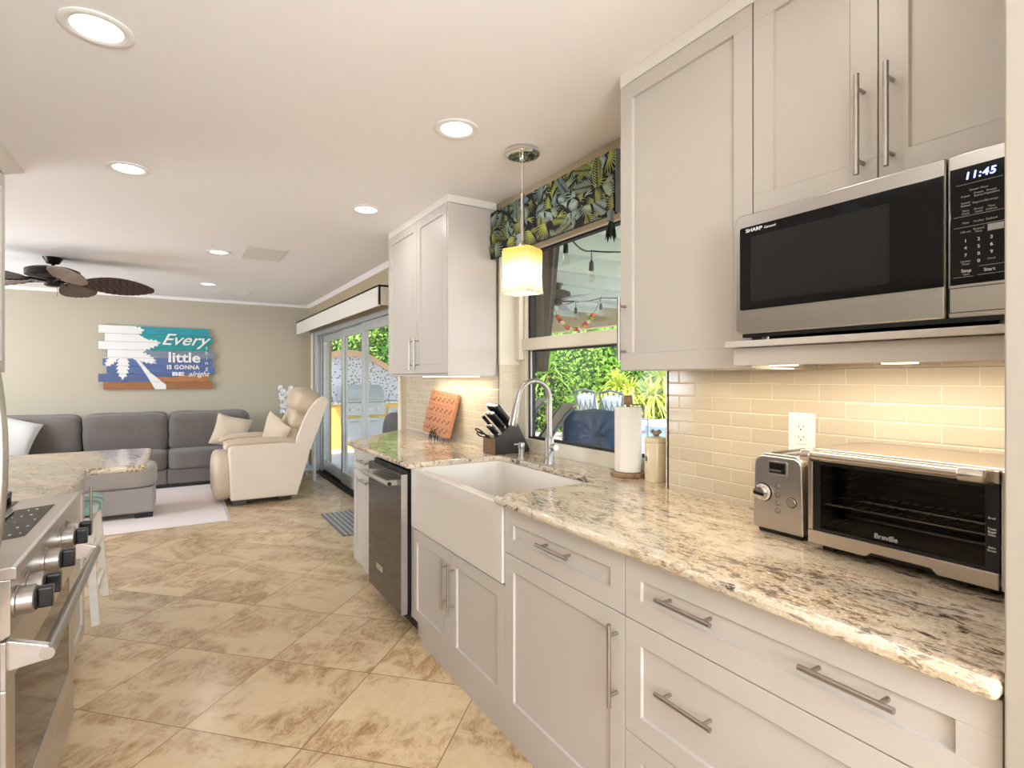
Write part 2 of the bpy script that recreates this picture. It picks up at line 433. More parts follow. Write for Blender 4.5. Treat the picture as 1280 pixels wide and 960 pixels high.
def text(s, size, loc, parent, mat, name='lettering', face='-x', extrude=0.0006, align='CENTER', shear=0.0, sx=1.0, bold=0.0, rz=0.0, sp=1.0):
    cu = bpy.data.curves.new(name, 'FONT'); cu.body = s; cu.size = size; cu.extrude = extrude; cu.align_x = align; cu.align_y = 'CENTER'
    cu.shear = shear; cu.offset = bold; cu.space_character = sp; cu.resolution_u = 3
    tmp = bpy.data.objects.new('tmp', cu); COL.objects.link(tmp)
    me = bpy.data.meshes.new_from_object(tmp.evaluated_get(bpy.context.evaluated_depsgraph_get()))
    bpy.data.objects.remove(tmp); bpy.data.curves.remove(cu)
    me.name = name
    B = {'-x': Matrix(((0, 0, -1), (-1, 0, 0), (0, 1, 0))), '-y': Matrix(((1, 0, 0), (0, 0, -1), (0, 1, 0))),
         'z': Matrix(((0, -1, 0), (1, 0, 0), (0, 0, 1)))}[face].to_4x4()
    me.transform(Matrix.Translation(Vector(loc) - ORG.get(parent.name, Vector())) @ B @ Matrix.Rotation(rz, 4, 'Z') @ Matrix.Diagonal((sx, 1, 1, 1)))
    me.materials.clear(); me.materials.append(mat)
    o = bpy.data.objects.new(name, me); COL.objects.link(o); o.parent = parent
    return o

def bar_handle(parent, x, p0, p1, out, r=0.006, axis='z', name='handle', side=-1, mat=None):
    """bar pull standing off a face at x by 'out'; p0,p1 = (y,z) ends of the bar"""
    m = MB(); y0, z0 = p0; y1, z1 = p1; xb = x + side * out
    m.tube([(xb, y0, z0), (xb, y1, z1)], r, 12)
    for f in (0.14, 0.86):
        y, z = y0 + (y1 - y0) * f, z0 + (z1 - z0) * f
        m.tube([(x, y, z), (xb, y, z)], r * 0.8, 10)
    return m.build(name, mat or M['nickel'], parent, smooth=True)
def shaker(parent, x, y0, y1, z0, z1, name='door', side=-1, rail=0.058, th=0.02, mat=None, gap=0.0015, raise_=0.009):
    """shaker front whose outer face is the plane x; side -1 faces -X, +1 faces +X"""
    m = MB(); y0 += gap; y1 -= gap; z0 += gap; z1 -= gap
    xb = x - side * th; xi = x - side * raise_
    a, b = min(x, xb), max(x, xb); c, d = min(xi, xb), max(xi, xb)
    m.box(a, b, y0, y1, z0, z0 + rail); m.box(a, b, y0, y1, z1 - rail, z1)
    m.box(a, b, y0, y0 + rail, z0 + rail, z1 - rail); m.box(a, b, y1 - rail, y1, z0 + rail, z1 - rail)
    m.box(c, d, y0 + rail - .002, y1 - rail + .002, z0 + rail - .002, z1 - rail + .002)
    # small chamfer between the frame and the panel
    cw = 0.0018
    Y0, Y1, Z0, Z1 = y0 + rail, y1 - rail, z0 + rail, z1 - rail
    o_ = [(x, Y0, Z0), (x, Y1, Z0), (x, Y1, Z1), (x, Y0, Z1)]; i_ = [(xi, Y0 + cw, Z0 + cw), (xi, Y1 - cw, Z0 + cw), (xi, Y1 - cw, Z1 - cw), (xi, Y0 + cw, Z1 - cw)]
    for k in range(4): m.poly([o_[k], o_[(k + 1) % 4], i_[(k + 1) % 4], i_[k]])
    return m.build(name, mat or M['cab'], parent, bevel=0.0007, seg=1)
def arc(c, r, a0, a1, n, plane='xz', y=0.0):
    out = []
    for k in range(n + 1):
        t = a0 + (a1 - a0) * k / n
        out.append((c[0] + r * math.cos(t), c[1] + r * math.sin(t)))
    return out

# ------------------------------------------------------------------ the room
YB, YF, ZC, XW = -2.5, 8.5, 2.44, 1.69
def plane_box(name, m, *b):
    o = MB(); o.box(*b); return struct(o.build(name, m))
plane_box('floor', M['floor'], -3.8, 1.84, YB, YF + .1, -0.06, 0)
plane_box('ceiling', M['ceiling'], -3.9, 1.95, YB - .1, YF + .1, ZC, ZC + 0.15)
w = MB(); w.box(-3.9, 1.95, YF, YF + .12, 0, ZC); struct(w.build('wall_far', M['wall']))
# right wall: pieces around the window recess and the slider
w = MB()
w.box(XW, 1.95, YB, 1.51, 0, ZC)
w.box(XW, 1.95, 1.51, 2.85, 0, 0.88); w.box(XW, 1.95, 1.51, 2.85, 2.20, ZC)
w.box(XW, 1.95, 2.85, 4.62, 0, ZC)
w.box(XW, 1.95, 4.62, 8.20, 2.02, ZC)
w.box(XW, 1.95, 8.20, YF, 0, ZC)
struct(w.build('wall_right', M['wall_dark']))
w = MB(); w.box(-1.20, -1.08, YB, 3.70, 0, ZC); struct(w.build('wall_left', M['wall']))
w = MB(); w.box(-3.8, -1.20, 2.3, 2.42, 0, ZC); struct(w.build('wall_partition', M['wall']))
w = MB()
w.box(-3.92, -3.8, 2.3, 4.7, 0, ZC); w.box(-3.92, -3.8, 7.3, YF, 0, ZC); w.box(-3.92, -3.8, 4.7, 7.3, 0, .75); w.box(-3.92, -3.8, 4.7, 7.3, 2.25, ZC)
struct(w.build('wall_living_left', M['wall']))
w = MB()
w.box(-1.2, -0.9, YB - .12, YB, 0, ZC); w.box(1.5, 1.95, YB - .12, YB, 0, ZC); w.box(-.9, 1.5, YB - .12, YB, 0, .7); w.box(-.9, 1.5, YB - .12, YB, 2.3, ZC)
struct(w.build('wall_back', M['wall']))
# thin cove at the ceiling of the living room
w = MB()
w.prism([(YF, ZC - .035), (YF, ZC), (YF - .035, ZC)], 'x', -3.8, XW)
struct(w.build('trim_1', M['ceiling']))
w = MB(); w.prism([(XW, ZC - .04), (XW, ZC), (XW - .04, ZC)], 'y', 4.0, YF - .03)
struct(w.build('trim_2', M['ceiling']))
w = MB(); w.box(-3.8, XW, YF - .015, YF, 0, .09); struct(w.build('baseboard_far', M['trim'], bevel=.003))
# tiled backsplash faces (right of the window, left of it, and on the recess return)
w = MB(); w.box(XW - .008, XW, .25, 1.51, .90, 1.43); w.box(XW - .008, XW + .10, 1.502, 1.518, .90, 1.39)
struct(w.build('wall_right_tile', M['tile']))
w = MB(); w.box(XW - .008, XW, 2.85, 4.42, .90, 1.44); w.box(XW - .008, 1.83, 2.842, 2.858, .90, 1.44)
struct(w.build('wall_tile_left_of_window', M['tile']))
# cream painted lining of the recess above the tile
w = MB(); w.box(XW - .004, 1.83, 2.846, 2.86, 1.44, 2.20); w.box(XW, 1.86, 1.51, 2.85, 2.19, 2.205)
struct(w.build('trim_3', M['cream']))

# ---- window 1: single hung, white frame
win = thing('window_1', (1.86, 2.18, .96), 'cream framed single hung kitchen window over the sink', 'window'); win['kind'] = 'structure'
m = MB()
XO, XI = 1.83, 1.90
m.box(XO, XI, 2.775, 2.85, .96, 2.2); m.box(XO, XI, 1.51, 1.575, .96, 2.2)
m.box(XO, XI, 1.575, 2.775, 2.135, 2.2)
m.box(XO, XI, 1.51, 2.85, .90, .985)
m.box(XO - .035, XO, 2.795, 2.85, 1.47, 2.2)         # thicker upper jamb
m.build('window_frame', M['cream'], win, bevel=.004)
m = MB(); m.box(XO - .012, XI, 1.575, 2.80, 1.528, 1.60); m.build('meeting_rail', M['cream'], win, bevel=.004)
m = MB()
for a, b, c, d in ((2.752, 2.775, .985, 1.53), (1.575, 1.6, .985, 1.53)): m.box(1.852, 1.888, a, b, c, d)
m.box(1.852, 1.888, 1.6, 2.752, .985, .998); m.box(1.852, 1.888, 1.6, 2.752, 1.518, 1.53)
for a, b, c, d in ((2.752, 2.775, 1.60, 2.135), (1.575, 1.6, 1.60, 2.135)): m.box(1.852, 1.888, a, b, c, d)
m.box(1.852, 1.888, 1.6, 2.752, 2.125, 2.135)
m.build('gasket', M['dark'], win)
m = MB(); m.box(1.845, 1.852, 2.735, 2.748, .998, 1.53); m.build('track_strip', M['alu'], win)
m = MB(); m.box(1.868, 1.872, 1.6, 2.752, .998, 1.518); m.box(1.868, 1.872, 1.6, 2.752, 1.60, 2.125); m.build('pane', M['glass'], win)

# ---- slider
dr = thing('door_1', (1.78, 6.4, 0), 'grey framed sliding glass patio door', 'door'); dr['kind'] = 'structure'
m = MB()
m.box(1.70, 1.90, 8.13, 8.20, 0, 2.02); m.box(1.70, 1.90, 4.62, 4.68, 0, 2.02); m.box(1.70, 1.90, 4.68, 8.13, 1.97, 2.02)
for k in range(3): m.box(1.715 + .06 * k, 1.73 + .06 * k, 8.09, 8.13, 0, 1.97)
m.build('door_frame', M['alu'], dr, bevel=.002)
m = MB(); m.box(1.69, 1.90, 4.68, 8.13, 0.0, .006)
for k in range(4): m.box(1.70 + .055 * k, 1.708 + .055 * k, 4.68, 8.13, .006, .022)
m.build('door_track', M['bronze'], dr)
for i, (y0, y1, x) in enumerate(((6.86, 8.10, 1.80), (5.86, 6.93, 1.765), (4.68, 5.92, 1.73))):
    m = MB(); t = .03; sw = .075
    m.box(x, x + t, y0, y0 + sw, .03, 1.965); m.box(x, x + t, y1 - sw, y1, .03, 1.965)
    m.box(x, x + t, y0 + sw, y1 - sw, .03, .17); m.box(x, x + t, y0 + sw, y1 - sw, 1.87, 1.965)
    p = m.build('door_panel', M['alu'], dr, bevel=.003)
    m = MB(); m.box(x + .012, x + .018, y0 + sw, y1 - sw, .17, 1.87); m.build('pane', M['glass'], p)
m = MB(); m.box(1.675, 1.70, 8.20, 8.30, 0, 2.02); m.box(1.675, 1.70, 4.56, 4.62, 0, 2.02)
struct(m.build('trim_4', M['cream'], bevel=.003))
# valance box over the slider
m = MB(); m.box(1.50, 1.52, 4.62, 8.46, 2.0, 2.18); m.box(1.50, XW, 4.62, 8.46, 2.16, 2.18); m.box(1.50, XW, 8.44, 8.46, 2.0, 2.18); m.box(1.50, XW, 4.62, 4.64, 2.0, 2.18)
m.box(1.495, 1.515, 4.62, 8.46, 1.992, 2.004)
tag(m.build('door_valance', M['trim'], bevel=.002), 'long white valance box above the sliding patio door', 'valance')

# ---- tall panel at the right edge of the view
m = MB(); m.box(1.035, XW - .01, -.55, .288, 0.002, ZC - .002)
tag(m.build('tall_cabinet_panel', M['panel'], bevel=.003), 'tall beige white end panel from floor to ceiling at the right end of the counter', 'cabinet panel')

# ------------------------------------------------------------------ kitchen right run
XF = 1.05; ZT = .88
def base_unit(y0, y1, label, name='base_cabinet', foot=True, zt=ZT, cut=0.0):
    t = thing(name, (1.36, (y0 + y1) / 2, 0), label, 'cabinet')
    m = MB(); m.box(XF + .021, XW - .01, y0, y1, .1, zt - .001); 
    m.build('body', M['cab'], t)
    m = MB()
    if foot: m.box(XF + .006, XF + .03, y0, y1 - cut, 0, .098); m.box(XF + .03, XW - .02, y0 + .02, y1 - .01, 0, .098)
    else: m.box(XF + .07, XW - .02, y0 + .12, y1, 0, .098)
    m.build('plinth', M['cab'], t)
    return t
# three-drawer unit
t = base_unit(.292, 1.094, 'wide white three-drawer base cabinet under the toaster oven')
for z0, z1 in ((.702, ZT - .004), (.391, .702), (.10, .391)):
    d = shaker(t, XF, .292, 1.094, z0, z1, 'drawer')
    zc = (z0 + z1) / 2 + (.012 if z0 > .6 else .018)
    bar_handle(d, XF, (.955, zc), (.79, zc), .032); bar_handle(d, XF, (.588, zc), (.424, zc), .032)
t = base_unit(1.094, 1.735, 'white base cabinet with one drawer above one tall door right of the sink')
d = shaker(t, XF, 1.094, 1.735, .702, ZT - .004, 'drawer'); bar_handle(d, XF, (1.485, .80), (1.315, .80), .032)
d = shaker(t, XF, 1.094, 1.735, .10, .702, 'door'); bar_handle(d, XF, (1.124, .674), (1.124, .444), .032)
t = base_unit(1.735, 2.682, 'white two-door cabinet under the farmhouse sink', zt=.578, cut=.11)
# plinth stops short at the dishwasher side
d = shaker(t, XF, 1.735, 2.21, .10, .574, 'door'); bar_handle(d, XF, (2.172, .532), (2.172, .305), .032)
d = shaker(t, XF, 2.21, 2.672, .10, .574, 'door'); bar_handle(d, XF, (2.245, .530), (2.245, .304), .032)
m = MB(); m.box(XF, XF + .03, 2.672, 2.69, .10, ZT - .002); m.build('filler', M['cab'], t)
t = base_unit(3.262, 3.775, 'narrow white end cabinet left of the dishwasher', foot=False)
d = shaker(t, XF, 3.262, 3.775, .735, ZT - .004, 'drawer', rail=.045); bar_handle(d, XF, (3.60, .806), (3.40, .806), .03)
d = shaker(t, XF, 3.262, 3.775, .10, .735, 'door', rail=.055); bar_handle(d, XF, (3.60, .678), (3.40, .678), .03)

# dishwasher
t = thing('dishwasher', (1.3, 2.94, 0), 'dark stainless dishwasher with a towel bar handle between the cabinets', 'dishwasher')
m = MB(); m.box(1.03, XW - .02, 2.70, 3.252, .10, .868); m.build('body', M['black'], t)
m = MB(); m.box(1.10, 1.5, 2.72, 3.23, 0, .10); m.build('kick_plate', M['black'], t)
m = MB(); m.box(.995, 1.03, 2.692, 3.256, .112, .852); m.build('door', M['darksteel'], t, bevel=.004)
m = MB(); m.box(.9945, 1.028, 2.689, 2.6925, .114, .85); m.build('edge_trim', M['steel'], t)
h = MB(); h.tube([(.945, 2.735, .80), (.945, 3.215, .80)], .0135, 16)
for y in (2.765, 3.185): h.box(.945, .996, y - .012, y + .012, .787, .813)
hd = h.build('handle', M['steel'], t, smooth=True)
m = MB(); m.lathe([(0, -.004), (.0115, -.004), (.0115, 0), (.0, 0)], (.945, 2.735, .80), 16, 'y'); m.build('end_cap', M['bronze'], hd)
m = MB(); m.box(.9925, .995, 2.99, 3.10, .245, .275); m.build('badge', M['steel'], t, bevel=.001)

# farmhouse sink
t = thing('farmhouse_sink', (1.28, 2.21, .58), 'white fireclay farmhouse sink with a deep apron front', 'sink')
y0, y1, x0, x1, z0, z1 = 1.738, 2.672, 1.050, 1.60, .580, .886
m = MB(); wl = .028
# outer and inner shell
def rrect(ax0, ax1, ay0, ay1, r, z, n=5):
    pts = []
    for cx, cy, a in ((ax1 - r, ay1 - r, 0), (ax0 + r, ay1 - r, 90), (ax0 + r, ay0 + r, 180), (ax1 - r, ay0 + r, 270)):
        for k in range(n + 1): pts.append((cx + r * math.cos(R(a + 90 * k / n)), cy + r * math.sin(R(a + 90 * k / n)), z))
    return pts
loops = [rrect(x0, x1, y0, y1, .012, z0), rrect(x0, x1, y0, y1, .012, z1 - .006), rrect(x0 + .004, x1 - .004, y0 + .004, y1 - .004, .012, z1),
         rrect(x0 + wl, x1 - wl, y0 + wl, y1 - wl, .035, z1), rrect(x0 + wl + .005, x1 - wl - .005, y0 + wl + .005, y1 - wl - .005, .035, z1 - .006),
         rrect(x0 + wl + .008, x1 - wl - .008, y0 + wl + .008, y1 - wl - .008, .035, z0 + .09), rrect(x0 + wl + .04, x1 - wl - .04, y0 + wl + .04, y1 - wl - .04, .03, z0 + .062)]
vl = [[m.bm.verts.new(p) for p in L] for L in loops]
for A, B in zip(vl, vl[1:]):
    for k in range(len(A)): m.bm.faces.new((A[k], A[(k + 1) % len(A)], B[(k + 1) % len(A)], B[k]))
m.bm.faces.new(vl[0][::-1]); m.bm.faces.new(vl[-1])
m.build('basin', M['porcelain'], t, smooth=True)
m = MB()   # apron face with a shallow recessed panel
xa, xr = 1.040, 1.0435; Y0, Y1, Z0, Z1 = y0, y1, z0, z1 - .002; q = .06; c = .030
o_ = [(xa, Y0, Z0), (xa, Y1, Z0), (xa, Y1, Z1), (xa, Y0, Z1)]
i1 = [(xa, Y0 + q, Z0 + q * .7), (xa, Y1 - q, Z0 + q * .7), (xa, Y1 - q, Z1 - q * .8), (xa, Y0 + q, Z1 - q * .8)]
i2 = [(xr, Y0 + q + c, Z0 + q * .7 + c), (xr, Y1 - q - c, Z0 + q * .7 + c), (xr, Y1 - q - c, Z1 - q * .8 - c * .5), (xr, Y0 + q + c, Z1 - q * .8 - c * .5)]
V = [[m.bm.verts.new(p) for p in L] for L in (o_, i1, i2)]
bk = [m.bm.verts.new((1.051, p[1], p[2])) for p in o_]
for A, B in ((V[0], V[1]), (V[1], V[2]), (bk, V[0])):
    for k in range(4): m.bm.faces.new((A[k], A[(k + 1) % 4], B[(k + 1) % 4], B[k]))
m.bm.faces.new(V[2]); m.bm.faces.new(bk[::-1])
m.build('apron', M['porcelain'], t, bevel=.006, seg=3, smooth=True)
m = MB(); m.lathe([(.045, 0), (.045, .003), (.02, .004), (.02, .001), (0, .001)], (1.31, 2.21, z0 + .0625), 24); m.build('drain', M['steel'], t, smooth=True)

# countertop: one slab with the sink cut-out, bullnosed
def rounded(pts, rad, n=6):
    out = []; N_ = len(pts)
    for i, p in enumerate(pts):
        r = rad[i]
        if r <= 0: out.append(p); continue
        a = Vector(pts[i - 1]); b = Vector(p); c_ = Vector(pts[(i + 1) % N_])
        u = (a - b).normalized(); v = (c_ - b).normalized()
        ang = u.angle(v); d = r / math.tan(ang / 2); ctr = b + (u + v).normalized() * (r / math.sin(ang / 2))
        s_ = b + u * d; e_ = b + v * d
        a0 = math.atan2(s_.y - ctr.y, s_.x - ctr.x); a1 = math.atan2(e_.y - ctr.y, e_.x - ctr.x)
        while a1 - a0 > math.pi: a1 -= 2 * math.pi
        while a1 - a0 < -math.pi: a1 += 2 * math.pi
        for k in range(n + 1):
            t_ = a0 + (a1 - a0) * k / n; out.append((ctr.x + r * math.cos(t_), ctr.y + r * math.sin(t_)))
    return out
XC = 1.015
cp = [(XC, .29), (XW - .001, .29), (XW - .001, 1.512), (1.829, 1.512), (1.829, 2.841), (XW - .009, 2.841), (XW - .009, 4.50), (XC, 3.835), (XC, 2.655), (1.565, 2.655), (1.565, 1.785), (XC, 1.785)]
cr = [0, 0, 0, 0, 0, 0, 0, .03, .035, .05, .05, .04]
m = MB(); m.prism(rounded(cp, cr), 'z', ZT + .001, .912)
tag(m.build('countertop', M['granite'], bevel=.0125, seg=4, smooth=True), 'long cream and brown granite countertop with a cut-out around the sink', 'countertop')

# ---- upper cabinets
XU = 1.345; ZU0, ZU1 = 1.385, 2.396
def crown(parent, path, name='crown_moulding', sgn=1):
    """path: list of (x, y) of the cabinet's face line; profile projects outward to the left of travel"""
    prof = [(0, ZU1 - .004), (.006, ZU1 + .002), (.02, ZU1 + .012), (.052, ZU1 + .032), (.062, ZU1 + .034), (.062, ZC - .001), (0, ZC - .001)]
    m = MB(); P = [Vector(p) for p in path]; rings = []
    for i, p in enumerate(P):
        d0 = (P[i] - P[i - 1]).normalized() if i else (P[1] - P[0]).normalized()
        d1 = (P[i + 1] - P[i]).normalized() if i < len(P) - 1 else d0
        n0 = Vector((-d0.y, d0.x)) * sgn; n1 = Vector((-d1.y, d1.x)) * sgn
        b = (n0 + n1); b = b / b.dot(n0)
        rings.append([m.bm.verts.new((p.x + b.x * o, p.y + b.y * o, z)) for o, z in prof])
    for A, B in zip(rings, rings[1:]):
        for k in range(len(prof)): m.bm.faces.new((A[k], A[(k + 1) % len(prof)], B[(k + 1) % len(prof)], B[k]))
    m.bm.faces.new(rings[0]); m.bm.faces.new(rings[-1][::-1])
    return m.build(name, M['trim'], parent)
# left of the window
YL0, YL1 = 2.875, 3.91
t = thing('wall_cabinet', (1.5, 3.39, ZU0), 'white two-door wall cabinet left of the window', 'cabinet')
m = MB(); m.box(XU + .021, XW - .02, YL0, YL1, ZU0, ZU1); m.box(XU + .004, XW - .012, YL0 - .004, YL0 + .012, ZU0 - .012, ZU1); m.build('body', M['cab'], t, bevel=.0015)
d = shaker(t, XU, YL0 + .012, 3.355, ZU0, ZU1, 'door'); bar_handle(d, XU, (3.315, 1.63), (3.315, 1.413), .034)
d = shaker(t, XU, 3.355, YL1, ZU0, ZU1, 'door'); bar_handle(d, XU, (3.395, 1.63), (3.395, 1.413), .034)
m = MB(); m.box(XU + .01, XW - .01, YL0 - .002, YL1, ZU0 - .016, ZU0 - .001); m.build('light_rail', M['cab'], t)
crown(t, [(XW - .012, YL0 - .004), (XU, YL0 - .004), (XU, YL1)], sgn=-1)
# right of the window: tall single door, over-microwave unit, shelf
t = thing('wall_cabinet', (1.5, 1.16, ZU0), 'tall single-door white wall cabinet right of the window', 'cabinet')
m = MB(); m.box(XU + .021, XW - .01, .908, 1.422, ZU0, ZU1); m.build('body', M['cab'], t)
d = shaker(t, XU, .905, 1.425, ZU0, ZU1, 'door'); bar_handle(d, XU, (1.397, 1.642), (1.397, 1.42), .034)
crown(t, [(XW - .012, 1.425), (XU, 1.425), (XU, .907)], sgn=1)
t = thing('wall_cabinet', (1.5, .6, 1.80), 'short two-door white wall cabinet above the microwave', 'cabinet')
m = MB(); m.box(XU + .021, XW - .01, .292, .903, 1.80, ZU1); m.build('body', M['cab'], t)
d = shaker(t, XU, .592, .903, 1.80, ZU1, 'door'); bar_handle(d, XU, (.622, 2.05), (.622, 1.822), .034)
d = shaker(t, XU, .292, .592, 1.80, ZU1, 'door'); bar_handle(d, XU, (.562, 2.05), (.562, 1.822), .034)
crown(t, [(XU, .906), (XU, .292)], sgn=1)
t = thing('microwave_shelf', (1.47, .61, 1.39), 'white shelf box below the microwave with a thin front ledge', 'shelf')
m = MB(); m.box(1.268, XW - .01, .292, .903, 1.440, 1.457); m.box(1.262, XU - .002, .292, .934, 1.440, 1.457); m.build('ledge', M['cab'], t, bevel=.003)
m = MB(); m.prism([(1.285, .292), (1.303, .292), (1.303, .904), (XU - .003, .904), (XU - .003, .922), (1.285, .922)], 'z', 1.392, 1.4395); m.build('apron', M['cab'], t, bevel=.002)
m = MB(); m.box(1.303, XW - .01, .292, .902, 1.400, 1.412); m.build('underside', M['cab'], t)
for y in (.58, .86):
    m = MB(); m.lathe([(0, 0), (.035, 0), (.038, .008), (0, .008)], (1.42, y, 1.392), 24)
    tag(m.build('puck_light', M['ledlens'], smooth=True), 'round light under the microwave shelf, ' + ('nearer the toaster oven' if y < .7 else 'nearer the window'), 'light', 'puck lights under the shelf')
light('undercab_light', 'AREA', (1.50, .62, 1.388), 2.2, (1.0, .90, .76), size=.10, size_y=.62, rot=(0, 0, 0))
light('undercab_light', 'AREA', (1.50, 1.16, 1.376), 1.0, (1.0, .88, .68), size=.08, size_y=.40, rot=(0, 0, 0))
light('undercab_light', 'AREA', (1.56, 3.35, 1.362), 2.2, (1.0, .90, .72), size=.06, size_y=.8, rot=(0, 0, 0))
m = MB(); m.box(1.555, 1.60, 2.95, 3.75, 1.3635, 1.368)
tag(m.build('under_cabinet_light', M['ledlens']), 'thin light strip under the wall cabinet left of the window', 'light')

# ------------------------------------------------------------------ microwave
t = thing('microwave', (1.46, .60, 1.457), 'stainless microwave with a black window and a lit clock on the white shelf', 'microwave')
X = 1.262; y0, y1, ys, z0, z1 = .30, .900, .436, 1.474, 1.786
m = MB(); m.box(X + .03, XW - .03, y0 + .005, y1 - .005, z0 + .004, z1 - .004); m.build('body', M['darksteel'], t, bevel=.004)
for y in (.84, .36):
    m = MB(); m.lathe([(.012, 0), (.012, .02)], (X + .05, y, 1.457), 14); m.build('foot', M['nickel'], t, smooth=True)
def frame_yz(m, x0, x1, o, i, r=0.0):
    """rectangular ring: o/i = (y0,y1,z0,z1)"""
    m.box(x0, x1, o[0], o[1], o[2], i[2]); m.box(x0, x1, o[0], o[1], i[3], o[3])
    m.box(x0, x1, o[0], i[0], i[2], i[3]); m.box(x0, x1, i[1], o[1], i[2], i[3])
m = MB(); m.prism(rounded([(ys + .0015, z0), (y1, z0), (y1, z1), (ys + .0015, z1)], [0, .018, .018, 0]), 'x', X, X + .03)
dd = m.build('door', M['steel'], t, bevel=.004, smooth=True)
m = MB(); m.prism(rounded([(ys + .004, 1.536), (.884, 1.536), (.884, 1.752), (ys + .004, 1.752)], [0, .006, .006, 0]), 'x', X - .0025, X + .004)
m.build('window', M['blackglass'], dd, bevel=.001)
s_ = N('dark_mesh_screen'); dn = s_.noise(s_.obj(), 900, 1); s_.bsdf(s_.mix(dn, (.006, .006, .007), (.022, .021, .020)), 0.22, Specular_IOR_Level=0.3); M['mesh'] = s_.m
m = MB(); m.prism(rounded([(.533, 1.556), (.852, 1.556), (.852, 1.724), (.533, 1.724)], [.006] * 4), 'x', X - .003, X - .0024); m.build('mesh_screen', M['mesh'], dd)
text('SHARP', .0125, (X - .003, .866, 1.741), dd, M['print_white'], 'lettering', align='LEFT', sx=1.25, bold=.0002)
text('Carousel', .0085, (X - .003, .815, 1.740), dd, M['print_white'], 'lettering', align='LEFT', shear=.2)
m = MB(); m.prism([(y0, z0), (ys - .0015, z0), (ys - .0015, z1), (y0, z1)], 'x', X, X + .03)
cp_ = m.build('control_panel', M['steel'], t, bevel=.004, smooth=True)
m = MB(); m.box(X - .0025, X + .002, y0 + .004, ys - .006, 1.536, 1.757); m.build('touch_panel', M['blackglass'], cp_, bevel=.001)
# clock and key legends
xt = X - .003
text('11:45', .0185, (xt, .3845, 1.738), cp_, M['clock'], 'clock_display', shear=.15, sx=1.0, sp=1.15, bold=.0004)
kx = [.424 - .0235 * k - .012 for k in range(3)]
kx = [.4055, .386, .3675]
for z, row in ((1.724, ('_ _ _', '_ _ _', '_ _')),):
    pass
rows = [(1.711, ('', 'Sensor Menu', '')), (1.701, ('Potato', 'Frozen\nEntree', 'Frozen\nVegetables')), (1.686, ('Sensor\nReheat', 'Popcorn', 'Beverage')), (1.671, ('Time\nCook', 'Power\nLevel', 'Time\nDefrost')),
        (1.651, ('Meat', 'Poultry', 'Seafood')), (1.634, ('+30 sec', 'Ground\nMeat', 'Eco'))]
for z, r_ in rows:
    for y, w_ in zip(kx, r_):
        if w_: text(w_, .0052, (xt, y, z), cp_, M['print_grey'], 'key_label')
for i, r_ in enumerate((('1', '2', '3'), ('4', '5', '6'), ('7', '8', '9'), ('', '0', ''))):
    for y, w_ in zip(kx, r_):
        if w_: text(w_, .0085, (xt, y, 1.617 - .0135 * i), cp_, M['print_white'], 'key_label')
text('Kitchen\nTimer', .005, (xt, kx[0], 1.576), cp_, M['print_grey'], 'key_label'); text('Clock', .005, (xt, kx[2], 1.578), cp_, M['print_grey'], 'key_label')
text('Stop', .0085, (xt, kx[0] - .001, 1.561), cp_, M['print_white'], 'key_label'); text('Clear', .0045, (xt, kx[0] - .001, 1.554), cp_, M['print_grey'], 'key_label')
text('Start', .0085, (xt, kx[2] + .003, 1.5585), cp_, M['print_white'], 'key_label')
m = MB()
for z, a, b in ((1.6635, .348, .424), (1.643, .348, .424), (1.5665, .350, .386), (1.5505, .350, .388), (1.5495, .394, .424), (1.7235, .352, .42)): m.box(xt - .0003, xt + .0005, a, b, z, z + .0006)
m.box(xt - .0004, xt + .0005, .350, .373, 1.629, 1.641)
m.build('key_rules', M['print_grey'], cp_)
m = MB(); frame_yz(m, X - .0008, X + .002, (y0 + .006, ys - .0035, 1.483, 1.531), (y0 + .0075, ys - .005, 1.4845, 1.5295)); m.build('button_outline', M['black'], cp_)
m = MB(); m.box(X + .004, X + .02, y0 + .02, y1 - .02, z0 - .009, z0); m.build('lower_vent', M['black'], t)

# ------------------------------------------------------------------ toaster oven
t = thing('toaster_oven', (1.53, .52, .912), 'stainless countertop toaster oven with a glass door and bar handle', 'toaster oven')
X = 1.398; y0, y1, yd, z0, z1 = .272, .780, .395, .938, 1.176
m = MB()
m.box(X + .012, XW - .025, y0, y1 - .004, z1 - .012, z1)             # top
m.box(X + .012, XW - .025, y1 - .014, y1 - .004, z0, z1); m.box(X + .012, XW - .025, y0, yd, z0, z1)
m.box(X + .012, XW - .025, yd, y1, z0, z0 + .014); m.box(XW - .035, XW - .025, y0, y1, z0, z1)
m.build('body', M['champagne'], t, bevel=.004)
m = MB(); m.box(X + .02, XW - .04, yd + .001, y1 - .016, z0 + .0145, z0 + .018); m.box(XW - .038, XW - .0355, yd + .002, y1 - .015, z0 + .02, z1 - .014)
m.box(X + .02, XW - .04, yd + .0005, yd + .003, z0 + .02, z1 - .014); m.box(X + .02, XW - .04, y1 - .018, y1 - .0145, z0 + .02, z1 - .014)
m.build('cavity_lining', M['darksteel'], t)
m = MB(); m.box(X + .03, XW - .06, y0 + .02, y1 - .03, .925, z0)
for y in (y0 + .03, y1 - .05):
    m.box(X + .03, X + .07, y, y + .03, .912, .928); m.box(XW - .09, XW - .05, y, y + .03, .912, .928)
m.build('feet_base', M['black'], t, bevel=.003)
